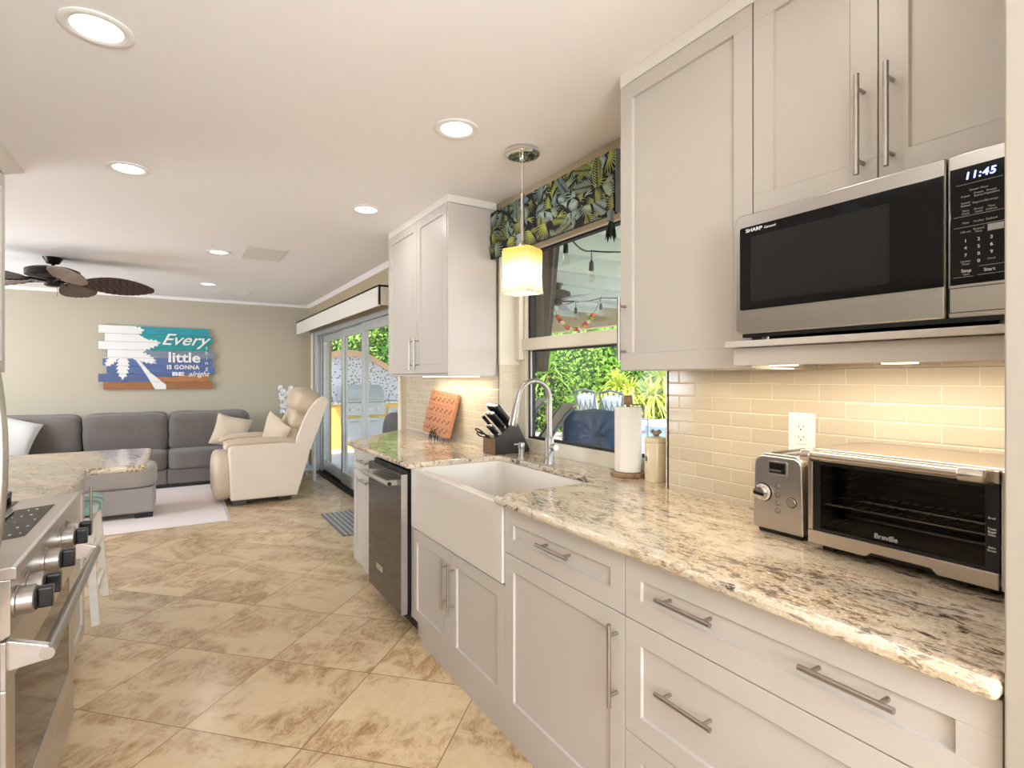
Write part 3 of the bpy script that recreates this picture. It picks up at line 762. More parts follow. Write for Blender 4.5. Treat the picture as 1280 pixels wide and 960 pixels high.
# door: frame, glass, black border
m = MB()
m.prism([(yd + .001, z0 - .006), (.500, z0 - .006), (.512, z0 + .006), (.630, z0 + .006), (.642, z0 - .006), (y1, z0 - .006), (y1, z0 + .028), (yd + .001, z0 + .028)], 'x', X - .002, X + .010)
m.box(X, X + .010, yd + .001, y1, z1 - .030, z1 - .004)
m.box(X - .001, X + .011, y1 - .012, y1, z0 + .028, z1 - .03); 
dd = m.build('door', M['champagne'], t, bevel=.002)
m = MB(); frame_yz(m, X + .002, X + .009, (yd + .001, y1 - .012, z0 + .028, z1 - .03), (yd + .024, y1 - .030, z0 + .036, z1 - .040)); m.build('black_border', M['black'], dd)
m = MB(); m.box(X + .003, X + .006, yd + .024, y1 - .03, z0 + .036, z1 - .04); m.build('pane', M['ovenglass'], dd)
hz, hx = z1 - .012, X - .038
m = MB()
prof = [(hx + .012 * math.cos(a), hz + .010 * math.sin(a)) for a in [2 * math.pi * k / 12 for k in range(12)]]
m.prism(prof, 'y', yd + .05, y1 - .03)
hd = m.build('handle', M['champagne'], dd, smooth=True)
for ya, yb in ((y1 - .032, y1 - .004), (yd + .008, yd + .056)):
    m = MB(); m.prism([(X + .004, z1 - .002), (hx - .006, z1 + .003), (hx - .016, z1 - .012), (hx - .010, z1 - .026), (X + .004, z1 - .034)], 'y', ya, yb); m.build('handle_end', M['champagne'], dd, bevel=.005, seg=3, smooth=True)
text('Breville', .0165, (X + .0018, .600, z0 + .048), dd, M['print_grey'], 'lettering', bold=.0003)
m = MB()
for z, x_ in ((1.035, X + .02), (1.040, X + .10), (1.040, X + .18)): m.tube([(x_, yd + .01, z), (x_, y1 - .03, z)], .0028, 8)
for k in range(14):
    y = yd + .025 + k * .0245; m.tube([(X + .02, y, 1.038), (XW - .05, y, 1.043)], .0018, 6)
m.build('wire_rack', M['chrome'], t)
m = MB(); m.box(X + .03, XW - .06, yd + .012, y1 - .03, .966, .969); frame_yz(m, 0, 0, (0, 0, 0, 0), (0, 0, 0, 0)) if False else None
m.box(X + .03, X + .034, yd + .012, y1 - .03, .966, .978)
m.build('drip_tray', M['steel'], t)
for z in (1.13, .99):
    m = MB(); m.tube([(X + .12, yd + .01, z), (X + .12, y1 - .03, z)], .004, 8); m.build('heating_element', M['nickel'], t)
m = MB(); m.box(X, X + .012, y0, yd - .002, z0 - .006, z1 - .004)
cp_ = m.build('control_panel', M['steel'], t, bevel=.002)
for z in (1.07, 1.02, .972):
    m = MB(); m.lathe([(.017, 0), (.016, -.014), (0, -.014)], (X, .335, z), 20, 'x'); m.build('knob', M['nickel'], cp_, smooth=True)
for z, w_ in ((1.075, 'Broil'), (1.047, 'Toast\nBagel\nPizza'), (1.012, 'Bake\nRoast')):
    text(w_, .0062, (X + .0015, yd + .013, z), dd, M['print_white'], 'key_label')

# ------------------------------------------------------------------ toaster
t = thing('toaster', (1.53, .89, .912), 'stainless two-slice toaster with a round knob left of the toaster oven', 'toaster')
X = 1.438; y0, y1 = .815, .965
m = MB(); m.box(X + .012, XW - .04, y0 + .008, y1 - .008, .912, .936); m.build('base', M['black'], t, bevel=.006, seg=3)
m = MB(); m.prism(rounded([(y0 + .001, .930), (y1, .930), (y1 - .006, 1.142), (y0 + .006, 1.142)], [.004, .004, .030, .030], 8), 'x', X + .008, XW - .03)
m.build('body', M['steel'], t, bevel=.003, smooth=True)
m = MB(); m.prism(rounded([(y0, .926), (y1 + .001, .926), (y1 - .005, 1.136), (y0 + .005, 1.136)], [.006, .012, .028, .028], 8), 'x', X, X + .01)
fp = m.build('front_panel', M['steel'], t, bevel=.004, seg=3, smooth=True)
m = MB(); m.prism(rounded([(.859, 1.085), (.918, 1.085), (.918, 1.124), (.859, 1.124)], [.006] * 4), 'x', X - .003, X + .001); l_ = m.build('lever_bezel', M['steel'], fp, bevel=.001)
m = MB(); m.box(X - .0036, X - .003, .865, .912, 1.09, 1.119); m.box(X - .012, X - .0036, .869, .908, 1.097, 1.101); m.build('lever_slot', M['black'], fp)
m = MB(); m.box(X - .0132, X - .012, .871, .906, 1.096, 1.102); m.build('lever', M['chrome'], fp)
m = MB(); m.lathe([(.0245, 0), (.0245, -.006), (.019, -.009), (.017, -.024), (.0, -.025)], (X, .932, 1.030), 28, 'x'); m.build('knob', M['chrome'], fp, smooth=True)
m = MB(); m.lathe([(.0265, 0), (.0265, -.0015), (.0, -.0015)], (X, .932, 1.030), 28, 'x'); m.build('knob_ring', M['black'], fp)
for z in (1.054, 1.028, 1.006, .984):
    m = MB(); m.lathe([(.0065, 0), (.0065, -.001), (.0055, -.002), (0, -.002)], (X, .889, z), 18, 'x'); m.build('button', M['nickel'], fp, smooth=True)
    m = MB(); m.lathe([(.0076, 0), (.0076, -.0006), (0, -.0006)], (X, .889, z), 18, 'x'); m.build('button_ring', M['black'], fp)
m = MB(); m.lathe([(.0125, 0), (.0125, -.002), (.011, -.0035), (0, -.0035)], (X, .848, 1.014), 20, 'x'); m.build('button', M['nickel'], fp, smooth=True)
m = MB(); m.lathe([(.0145, 0), (.0145, -.0008), (0, -.0008)], (X, .848, 1.014), 20, 'x'); m.build('button_ring', M['black'], fp)
m = MB()
for ya in (.853, .905): m.box(X + .03, XW - .06, ya, ya + .022, 1.1415, 1.1432)
m.build('slots', M['black'], t)

# ------------------------------------------------------------------ outlet
t = thing('wall_outlet', (XW - .01, .957, 1.19), 'white rocker-style double socket on the tile behind the toaster', 'outlet')
m = MB(); m.box(XW - .014, XW - .008, .914, 1.0, 1.118, 1.248); m.build('cover_plate', M['white'], t, bevel=.003)
m = MB(); m.box(XW - .0165, XW - .013, .940, .974, 1.150, 1.218); m.build('socket_face', M['white'], t, bevel=.001)
m = MB()
for zc in (1.203, 1.170):
    m.box(XW - .017, XW - .0163, .948, .9495, zc - .002, zc + .006); m.box(XW - .017, XW - .0163, .9635, .965, zc - .002, zc + .006); m.lathe([(.0026, -.0006), (0, -.0006)], (XW - .0164, .9568, zc - .007), 10, 'x')
m.build('slots', M['dark'], t)

# ------------------------------------------------------------------ canister and paper towel
c = (1.768, 1.650)
t = thing('canister', (c[0], c[1], .912), 'cream ceramic lidded canister beside the paper towel', 'canister')
m = MB(); m.lathe([(0, .912), (.047, .912), (.049, .916), (.049, 1.076), (.047, 1.079), (0, 1.079)], (*c, 0), 36); bo = m.build('body', M['ceramic'], t, smooth=True)
m = MB(); m.lathe([(.047, 1.079), (.0505, 1.082), (.0505, 1.092), (.046, 1.099), (.02, 1.104), (.012, 1.105), (0, 1.105)], (*c, 0), 36)
ld = m.build('lid', M['ceramic'], t, smooth=True)
M['knobstone'] = simple('speckled_taupe_ceramic', srgb(150, 132, 108), 0.3, nscale=60, namp=0.4)
m = MB(); m.ball((c[0], c[1], 1.116), .011, .017, .014, n=4); m.ball((c[0] - .006, c[1] + .014, 1.125), .010, n=3); m.ball((c[0] + .004, c[1] - .014, 1.125), .010, n=3)
m.build('knob', M['knobstone'], ld, smooth=True)
# dark initial on the side that faces the room
lt = text('B', .030, (c[0] - .0497, c[1] + .010, 1.01), bo, M['darkwood'], 'lettering', sx=.8)
c = (1.748, 1.80)
t = thing('paper_towel_holder', (c[0], c[1], .912), 'round wooden paper towel holder with an upright post on the counter', 'paper towel holder')
m = MB(); m.lathe([(0, .912), (.076, .912), (.080, .916), (.080, .930), (.077, .933), (0, .933)], (*c, 0), 40); m.build('base', M['acacia'], t, smooth=True)
m = MB(); m.lathe([(.009, .933), (.009, 1.235), (.019, 1.236), (.020, 1.24), (.020, 1.275), (.017, 1.279), (0, 1.279)], (*c, 0), 24); m.build('post', M['acacia'], t, smooth=True)
m = MB(); m.tube([(c[0] + .015, c[1] - .015, 1.236), (c[0] + .035, c[1] - .045, 1.238), (c[0] + .045, c[1] - .058, 1.236), (c[0] + .045, c[1] - .058, 1.18)], .0045, 8); m.build('tension_arm', M['nickel'], t, smooth=True)
m = MB(); prof = [(.021, .934), (.058, .934), (.061, .937), (.061, 1.222), (.058, 1.227), (.021, 1.227), (.021, .934)]
m.lathe(prof, (*c, 0), 40)
m.prism([(c[0] - .0605, c[1] - .002), (c[0] - .063, c[1] - .012), (c[0] - .0585, c[1] - .018)], 'z', .937, 1.225)
tag(m.build('paper_towel_roll', M['paper'], smooth=True), 'white paper towel roll standing on the wooden holder by the window', 'paper towel')

# ------------------------------------------------------------------ faucet and dispenser
fx, fy = 1.65, 2.275
t = thing('kitchen_faucet', (fx, fy, .912), 'brushed nickel gooseneck faucet with a pull-down spray head', 'faucet')
m = MB(); m.lathe([(.027, .912), (.027, .917), (.0235, .922), (.0235, 1.045), (.020, 1.05), (0, 1.05)], (fx, fy, 0), 28); m.build('body', M['nickel'], t, smooth=True)
rr = .098; pts = [(fx, fy, 1.04), (fx, fy, 1.15), (fx, fy, 1.245)]
pts += [(fx - rr + rr * math.cos(R(a)), fy, 1.245 + rr * math.sin(R(a))) for a in range(10, 171, 10)]
dx = -math.sin(R(14)); dz = -math.cos(R(14)); e0 = Vector(pts[-1]); e1 = e0 + Vector((dx, 0, dz)) * .035; pts.append(tuple(e1))
m = MB(); m.tube(pts, .0135, 18); m.build('gooseneck', M['nickel'], t, smooth=True)
m = MB(); q = [e1, e1 + Vector((dx, 0, dz)) * .008, e1 + Vector((dx, 0, dz)) * .05, e1 + Vector((dx, 0, dz)) * .10, e1 + Vector((dx, 0, dz)) * .112]
m.tube(q, [.0145, .0165, .0185, .0225, .020], 20); m.build('spray_head', M['nickel'], t, smooth=True)
m = MB(); m.tube([(fx, fy, 1.00), (fx, fy - .055, 1.00)], .0165, 18); hd = m.build('valve', M['nickel'], t, smooth=True)
m = MB(); m.tube([(fx, fy - .055, 1.0), (fx, fy - .0585, 1.0)], .0158, 18); m.build('valve_cap', M['white'], hd, smooth=True)
m = MB(); m.tube([(fx - .006, fy - .045, .992), (fx - .075, fy - .06, .945)], .0048, 10); m.build('lever', M['nickel'], t, smooth=True)
t = thing('soap_dispenser', (1.64, 2.53, .912), 'short brushed nickel soap dispenser beside the faucet', 'soap dispenser')
m = MB(); m.lathe([(.021, .912), (.021, .916), (.0165, .92), (.0165, .962), (0, .962)], (1.64, 2.53, 0), 22); m.build('base', M['nickel'], t, smooth=True)
m = MB(); m.lathe([(.018, .963), (.019, .966), (.019, .992), (.017, .995), (0, .995)], (1.64, 2.53, 0), 22); m.tube([(1.64, 2.53, .985), (1.595, 2.53, .988)], .006, 10); m.build('pump_head', M['nickel'], t, smooth=True)

# ------------------------------------------------------------------ knife block
bx0, bx1, by0, by1 = 1.565, 1.80, 2.69, 2.82
t = thing('knife_block', ((bx0 + bx1) / 2, (by0 + by1) / 2, .912), 'dark slanted wooden knife block with a brown lower front', 'knife block')
side = [(bx0 + .0, .914), (bx1, .914), (bx1 + .005, .93), (bx1 - .085, 1.095), (bx1 - .10, 1.11), (bx0 + .025, 1.018), (bx0 - .003, 1.01)]
m = MB(); m.prism(side, 'y', by0, by1); bk = m.build('block', M['darkwood'], t, bevel=.003)
m = MB(); m.box(bx0 - .012, bx0 - .0005, by0 + .002, by1 - .002, .914, 1.005); m.build('front_board', M['blockbrown'], t, bevel=.002)
m = MB()
for y in (by0 + .015, by1 - .015):
    for x in (bx0 + .02, bx1 - .02): m.lathe([(.006, .912), (.006, .9145), (0, .9145)], (x, y, 0), 10)
m.build('feet', M['dark'], t)
top_dir = Vector((bx1 - .10 - bx0 - .025, 0, 1.11 - 1.018)).normalized()   # along the slanted face
nrm = Vector((-top_dir.z, 0, top_dir.x))                                   # out of the slanted face
nrm = (nrm + Vector((-.10, 0, 0))).normalized()
def knife(u, y, L, wd, lab, th=.010, kind='kitchen_knife', cat='knife', group='knives standing in the dark knife block', butt=True):
    base = Vector((bx0 + .025, y, 1.018)) + top_dir * u + nrm * -.012
    k = thing(kind, tuple(base), lab, cat, group)
    yv = Vector((0, 1, 0)); wv = nrm.cross(yv)
    def slab(m_, a, b, w0, w1, tt, seg=6):
        ring = []
        for s_, w_ in ((a, w0), (a * .5 + b * .5, (w0 + w1) / 2 * .9), (b * .9 + a * .1, w1), (b, w1 * .8)):
            c0 = base + nrm * s_
            ring.append([m_.bm.verts.new(c0 + wv * (w_ * math.cos(q)) + yv * (tt * math.sin(q))) for q in [2 * math.pi * i / 10 for i in range(10)]])
        for A, B in zip(ring, ring[1:]):
            for i in range(10): m_.bm.faces.new((A[i], A[(i + 1) % 10], B[(i + 1) % 10], B[i]))
        m_.bm.faces.new(ring[0]); m_.bm.faces.new(ring[-1][::-1])
    m_ = MB(); slab(m_, 0, .020, wd * .85, wd * .85, th * .8); m_.build('bolster', M['chrome'], k, smooth=True)
    m_ = MB(); slab(m_, .020, L, wd, wd * 1.15, th); m_.build('handle', M['black'], k, smooth=True)
    if butt:
        m_ = MB(); slab(m_, L, L + .007, wd * 1.1, wd * .95, th * .95); m_.build('butt_cap', M['chrome'], k, smooth=True)
ys_ = [by0 + .018, by0 + .042, by0 + .066, by0 + .09, by0 + .112]
names = ['nearest the faucet', 'second from the faucet', 'in the middle', 'second from the tiled wall', 'nearest the tiled wall']
for i, y in enumerate(ys_):
    knife(.118, y, .155, .0155, 'black-handled large knife in the upper row of the block, ' + names[i])
for i, y in enumerate(ys_[:4]):
    knife(.074, y + .008, .130, .0125, 'black-handled steak knife in the middle row of the block, ' + names[i], th=.008)
knife(.040, by1 - .03, .135, .010, 'slim black sharpening steel standing left of the knives in the block', kind='sharpening_steel', cat='sharpening steel', butt=False)
for i, y in enumerate(ys_[:3]):
    knife(.012, y + .004, .085, .009, 'black-handled small knife in the lowest row of the block, ' + names[i], th=.008)
b0 = Vector((bx0 - .002, by0 + .055, 1.005)); t = thing('kitchen_scissors', tuple(b0), 'black-handled kitchen scissors hanging out of the front of the knife block', 'scissors')
d_ = Vector((-.82, 0, .42)).normalized(); up = Vector((.42, 0, .82)).normalized()
for s_, nm in ((-1, 'grip'), (1, 'grip')):
    ctr = b0 + d_ * .075 + Vector((0, .019 * s_, 0)) + up * (.008 * s_)
    ring = [ctr + d_ * (.030 * math.cos(a)) + (up * .55 + Vector((0, s_ * .8, 0))).normalized() * (.017 * math.sin(a)) for a in [2 * math.pi * k / 18 for k in range(18)]]
    m = MB(); m.tube(ring, .0042, 8, closed=True); m.tube([b0 - d_ * .01, ctr - d_ * .03], .005, 8); m.build('grip', M['black'], t, smooth=True)

# ------------------------------------------------------------------ cutting board on its easel
t = thing('board_easel', (1.60, 3.60, .912), 'black wrought iron scroll easel under the chequered board', 'easel')
m = MB()
def spiral(c, r0, r1, turns, x, s_=1, a0=0, n=26):
    return [(x, c[0] + s_ * (r0 + (r1 - r0) * k / n) * math.cos(a0 + turns * 2 * math.pi * k / n), c[1] + (r0 + (r1 - r0) * k / n) * math.sin(a0 + turns * 2 * math.pi * k / n)) for k in range(n + 1)]
for s_ in (1, -1):
    m.tube(spiral((3.58 + s_ * .036, .960), .030, .006, 1.3, 1.562, s_, math.pi / 2), .0035, 7)
    m.tube(spiral((3.58 + s_ * .026, .934), .020, .004, 1.2, 1.562, s_, -math.pi / 2), .0032, 7)
    m.tube([(1.562, 3.58 + s_ * .075, .914), (1.566, 3.58 + s_ * .068, .945), (1.60, 3.58 + s_ * .066, .945), (1.655, 3.58 + s_ * .06, 1.12)], .0035, 7)
    m.tube([(1.655, 3.58 + s_ * .06, 1.10), (1.675, 3.58 + s_ * .07, .915)], .0035, 7)
m.tube([(1.562, 3.50, .939), (1.562, 3.66, .939)], .0035, 7); m.tube([(1.655, 3.52, 1.10), (1.655, 3.64, 1.10)], .0035, 7)
m.build('easel_frame', M['bronze'], t, smooth=True)
# board: modelled flat (u = along wall, v = up), then leaned back
W_, H_, T_ = .46, .318, .022
m = MB(); m.use(M['board']); m.prism(rounded([(-W_ / 2, 0), (W_ / 2, 0), (W_ / 2, H_), (-W_ / 2, H_)], [.02] * 4), 'x', 0, T_)
ux = W_ / 18
def chk(i, v, h, dark):
    m.use(M['board_dark'] if dark else M['board_light'])
    y_ = -W_ / 2 + ux * (i + .5); x_ = -.0006
    a, b = y_ - ux * .45, y_ + ux * .45
    m.box(x_, .001, a, b, v, v + h)
for i in range(3, 16, 3): chk(i, .290, .007, True)
for rowv in (.245, .170, .095, .030):
    for i in range(1, 16, 3):
        chk(i, rowv + .012, .016, True); chk(i + 1, rowv - .004, .016, True)
    for i in range(1, 17, 2): chk(i, rowv - .030, .004, True)
    chk(16, rowv + .002, .006, True); chk(15, rowv + .002, .006, True)
o = m.build('cutting_board', origin=(0, 0, 0), bevel=0)
o.location = (1.578, 3.60, .948); o.rotation_euler = (R(3), R(14), 0)
tag(o, 'chequered cherry and walnut cutting board leaning on the black easel', 'cutting board')

# ------------------------------------------------------------------ pendant
px_, py_ = 1.392, 2.139
t = thing('pendant_lamp', (px_, py_, 2.44), 'chrome pendant lamp with a square frosted amber glass shade', 'pendant lamp')
m = MB(); m.lathe([(.062, 2.4385), (.080, 2.432), (.084, 2.424), (.084, 2.418), (.078, 2.412), (.060, 2.410), (.014, 2.410), (.012, 2.385), (0, 2.385)], (px_, py_, 0), 36); m.build('canopy', M['chrome'], t, smooth=True)
m = MB(); m.tube([(px_, py_, 2.40), (px_, py_, 2.2)], .0022, 8); m.build('cable', M['nickel'], t)
m = MB(); m.tube([(px_, py_, 2.235), (px_, py_, 1.985)], .0085, 14); m.lathe([(.0085, 2.01), (.03, 1.985), (.035, 1.972), (0, 1.972)], (px_, py_, 0), 20); m.build('stem', M['nickel'], t, smooth=True)
s = N('amber_frosted_glass'); sp = s.n('ShaderNodeSeparateXYZ'); s.l(s.pos(), sp.inputs[0])
hh = s.math('DIVIDE', s.math('SUBTRACT', sp.outputs[2], 1.757), .208, clamp=True)
nz = s.noise(s.pos(), 26, 4, 0.7); sk = s.noise(s.pos(), 150, 2)
col = s.ramp(s.math('ADD', hh, s.math('MULTIPLY', s.math('SUBTRACT', nz, .5), .25)), [(0.0, (.62, .60, .50)), (.12, (.90, .86, .70)), (.55, (1, .97, .85)), (.78, (.98, .78, .36)), (1.0, (.80, .50, .14))])
spk = s.ramp(sk, [(.42, 1), (.5, 0)]); low = s.math('LESS_THAN', hh, .22)
col = s.mix(s.math('MULTIPLY', s.math('MULTIPLY', spk, low), .6), col, (.30, .28, .20))
tl = s.n('ShaderNodeBsdfTranslucent'); s.l(col, tl.inputs[0]); df = s.n('ShaderNodeBsdfPrincipled'); s.l(col, df.inputs['Base Color']); df.inputs['Roughness'].default_value = .15
em = s.n('ShaderNodeEmission'); s.l(col, em.inputs[0]); em.inputs[1].default_value = .16
mx = s.n('ShaderNodeMixShader'); mx.inputs[0].default_value = .5; s.l(df.outputs[0], mx.inputs[1]); s.l(tl.outputs[0], mx.inputs[2])
ad = s.n('ShaderNodeAddShader'); s.l(mx.outputs[0], ad.inputs[0]); s.l(em.outputs[0], ad.inputs[1]); s.l(ad.outputs[0], s.out.inputs[0])
M['shade'] = s.m
m = MB(); loops = []
for z, a, c_ in ((1.972, .045, 0), (1.970, .070, .0), (1.955, .074, .0), (1.90, .0725, .0), (1.84, .0715, .002), (1.78, .074, .0), (1.758, .077, 0), (1.758, .071, 0), (1.80, .068, 0), (1.95, .068, 0)):
    loops.append([m.bm.verts.new((px_ + x * math.cos(R(27)) - y * math.sin(R(27)), py_ + x * math.sin(R(27)) + y * math.cos(R(27)), z + .003 * math.sin(x * 60 + y * 40))) for x, y, _ in rrect(-a, a, -a, a, .012, 0, 3)])
for A, B in zip(loops, loops[1:]):
    for k in range(len(A)): m.bm.faces.new((A[k], A[(k + 1) % len(A)], B[(k + 1) % len(B)], B[k]))
m.build('lamp_shade', M['shade'], t, smooth=True)
m = MB(); m.ball((px_, py_, 1.88), .028, .028, .036, n=4); m.build('bulb', emis('bulb_glow', (1, .9, .7), 5), t, smooth=True)
light('pendant_bulb_light', 'POINT', (px_, py_, 1.80), 1.3, (1, .86, .62), size=.03)

# ------------------------------------------------------------------ fabric valance with printed leaves
t = thing('window_valance', (1.655, 2.32, 2.08), 'folded fabric valance with green and grey palm leaf print above the window', 'valance')
vy0, vy1, vz0, vz1, vx = 1.755, 2.856, 2.082, 2.366, 1.622
M['vdark'] = fabric('valance_black_ground', (.012, .011, .012), 20, .2, sheen=0)
lm = [fabric('valance_leaf_' + n_, c_, 60, .3, sheen=0) for n_, c_ in (('lime', srgb(158, 164, 84)), ('sage', srgb(150, 166, 138)), ('mist', srgb(160, 176, 172)), ('slate', srgb(124, 146, 142)), ('olive', srgb(138, 142, 84)))]
M['vlining'] = fabric('valance_lining', srgb(128, 138, 138), 10, .06)
folds = [(vz1, 0.0), (2.232, .0), (2.228, .012), (2.165, .004), (2.161, .016), (vz0, .006)]
m = MB(); m.use(M['vdark'])
prof = [(vx + .012 - d_, z) for z, d_ in folds] + [(vx + .020, vz0), (vx + .020, vz1)]
m.prism(prof, 'y', vy0, vy1)
def surf_x(z):
    for (za, da), (zb, db) in zip(folds, folds[1:]):
        if zb <= z <= za and za - zb > .01: return vx + .012 - (da + (db - da) * (za - z) / (za - zb))
    return vx
rnd = random.Random(5)
cells = 0
def lancet(cy, cz, a, L, w_, mt, band, off):
    z0b, z1b = band
    pts = []
    n = 5
    for k in range(n + 1):
        f = k / n; pts.append((f * L, w_ * math.sin(math.pi * min(1, f * .92 + .08)) ** .8 if k < n else 0))
    out = [(p[0], p[1]) for p in pts] + [(p[0], -p[1]) for p in pts[-2:0:-1]]
    ca, sa = math.cos(a), math.sin(a)
    P = [(cy + x * ca - y * sa, cz + x * sa + y * ca) for x, y in out]
    def clip(P, f, g):
        R_ = []
        for i in range(len(P)):
            A, B = P[i - 1], P[i]; fa, fb = f(A), f(B)
            if (fa >= 0) != (fb >= 0):
                t_ = fa / (fa - fb); R_.append((A[0] + (B[0] - A[0]) * t_, A[1] + (B[1] - A[1]) * t_))
            if fb >= 0: R_.append(B)
        return R_
    for f in (lambda p: p[1] - z0b, lambda p: z1b - p[1], lambda p: p[0] - vy0 - .001, lambda p: vy1 - .001 - p[0]):
        P = clip(P, f, None)
        if len(P) < 3: return
    m.use(mt)
    try: m.poly([(surf_x(min(max(z, z0b + 1e-4), z1b - 1e-4)) - off, y, z) for y, z in P])
    except Exception: pass
bands = [(2.233, vz1), (2.166, 2.227), (vz0, 2.160)]
for bi, band in enumerate(bands):
    nleaf = 95 if bi == 0 else 60
    for i in range(nleaf):
        cy = rnd.uniform(vy0 - .03, vy1 + .03); cz = rnd.uniform(band[0] - .02, band[1] + .02); a0 = rnd.uniform(0, 6.28); mt = rnd.choice(lm)
        off = .0006 + .00006 * i
        if rnd.random() < .6:      # fan palm
            spn = rnd.uniform(1.8, 3.2); L = rnd.uniform(.06, .11); nb = 13
            for k in range(6): lancet(cy, cz, a0 + spn * (k / 5 - .5), L * .96, .020, M['vdark'], band, off - .00002)
            for k in range(nb):
                a = a0 + spn * (k / (nb - 1) - .5); lancet(cy, cz, a, L * (1 - .25 * abs(k / (nb - 1) - .5) * 2), .0030, mt, band, off)
        else:                      # feather frond
            L = rnd.uniform(.10, .15); nb = 12
            lancet(cy, cz, a0, L * 1.1, .030, M['vdark'], band, off - .00002)
            for k in range(nb):
                f = k / nb; qx, qy = cy + math.cos(a0) * L * f, cz + math.sin(a0) * L * f
                for s_ in (1, -1): lancet(qx, qy, a0 + s_ * .85,   .052 * (1 - .5 * f), .0023, mt, band, off)
m.build('fabric', None, t, recalc=False)
m = MB(); m.box(vx + .006, XW - .001, vy0 - .004, vy0 - .0005, vz0 + .004, vz1); m.build('side_return', M['vlining'], t)
m = MB(); m.box(vx + .006, XW - .001, vy1 + .0005, vy1 + .003, vz0 + .004, vz1); m.build('side_return', M['vlining'], t)
m = MB(); m.box(vx + .021, XW - .001, vy0, vy1, vz1 - .025, vz1 - .005); m.build('mounting_board', M['trim'], t)
t = thing('hanging_ornament', (1.64, 1.79, 2.075), 'grey blue tassel ornament with dark leaf tails hanging below the valance', 'ornament')
m = MB(); m.lathe([(0, 2.098), (.006, 2.095), (.017, 2.08), (.014, 2.062), (.017, 2.045), (.0, 2.040)], (1.608, 1.762, 0), 14); m.build('bulb_top', M['vlining'], t, smooth=True)
m = MB()
for k in range(5):
    a = R(72 * k + 10); ca, sa = math.cos(a), math.sin(a)
    P = [(0.004, 2.046), (.016, 2.020), (.022, 1.990), (.024, 1.962), (.012, 1.985), (.004, 1.98)]
    m.prism([(r_, z_) for r_, z_ in P], 'y', -.004, .004) if False else None
    q = [Vector((1.608 + r_ * ca - s_ * w__ * sa, 1.762 + r_ * sa + s_ * w__ * ca, z_)) for s_, r_, z_, w__ in ((1, .004, 2.048, .004), (1, .016, 2.018, .011), (1, .022, 1.985, .008), (1, .026, 1.955, 0), (-1, .022, 1.985, .008), (-1, .016, 2.018, .011), (-1, .004, 2.048, .004))]
    m.poly(q); m.poly([p + Vector((-.002 * ca, -.002 * sa, 0)) for p in q], flip=True)
m.build('leaf_tails', simple('dark_green_felt', (.02, .03, .018), .9, nscale=20), t)

# ------------------------------------------------------------------ left run: range, fridge, cabinets, bar
XR = -.330; ry0, ry1 = 1.62, 2.56
t = thing('kitchen_range', (-.66, 2.09, 0), 'stainless gas range with five black-faced knobs and a long towel bar handle', 'range')
m = MB(); m.box(-1.0, XR - .005, ry0, ry1, .10, .905); m.build('body', M['steel'], t, bevel=.003)
m = MB(); m.box(-.95, XR - .06, ry0 + .02, ry1 - .02, 0, .10); m.build('kick_plate', M['black'], t)
m = MB(); m.prism([(-1.0, .905), (XR + .022, .905), (XR + .022, .930), (XR + .014, .934), (-.47, .922), (-1.0, .922)], 'y', ry0, ry1)
ck = m.build('cooktop', M['steel'], t, bevel=.002)
m = MB(); m.box(-.98, -.475, ry0 + .03, ry1 - .03, .9205, .925); m.build('burner_well', M['black'], ck, bevel=.002)
def slant(x): return .922 + (.934 - .922) * (x + .47) / (XR + .014 + .47)
xa, xb = -.452, -.350
m = MB(); m.bm.faces.new([m.bm.verts.new(p) for p in ((xa, 1.93, slant(xa) + .0008), (xb, 1.93, slant(xb) + .0008), (xb, 2.36, slant(xb) + .0008), (xa, 2.36, slant(xa) + .0008))])
bmesh.ops.solidify(m.bm, geom=m.bm.faces[:], thickness=.0012)
tp = m.build('touch_panel', M['blackglass'], t)
for i in range(4):
    for j in range(5):
        if (i * 3 + j) % 4: text('8:%d' % (i + j) if i == 2 else ('on', 'set', '-', '+', 'lo')[(i + j) % 5], .009, (xa + .02 + i * .022, 1.97 + j * .085, slant(xa + .02 + i * .022) + .0022), tp, M['print_white'], 'key_label', face='z')
for (gx0, gx1, gy0, gy1, nm) in ((-.97, -.49, 1.66, 1.96, 'near'), (-.97, -.49, 1.965, 2.22, 'middle'), (-.97, -.49, 2.225, 2.52, 'far')):
    m = MB(); r_ = .007
    for y in (gy0 + .008, gy1 - .008, (gy0 + gy1) / 2): m.box(gx0, gx1, y - r_, y + r_, .945, .962)
    for x in (gx0 + .008, gx1 - .008, (gx0 + gx1) / 2): m.box(x - r_, x + r_, gy0, gy1, .945, .962)
    for x in (gx0 + .008, gx1 - .008):
        for y in (gy0 + .008, gy1 - .008): m.box(x - r_, x + r_, y - r_, y + r_, .925, .946)
    m.build('grate', M['black'], ck, bevel=.0025)
for gx in (-.85, -.60):
    for gy in (1.81, 2.09, 2.37):
        m = MB(); m.lathe([(.045, .925), (.045, .935), (.030, .936), (.030, .943), (0, .943)], (gx, gy, 0), 20); m.build('burner', M['bronze'], ck, smooth=True)
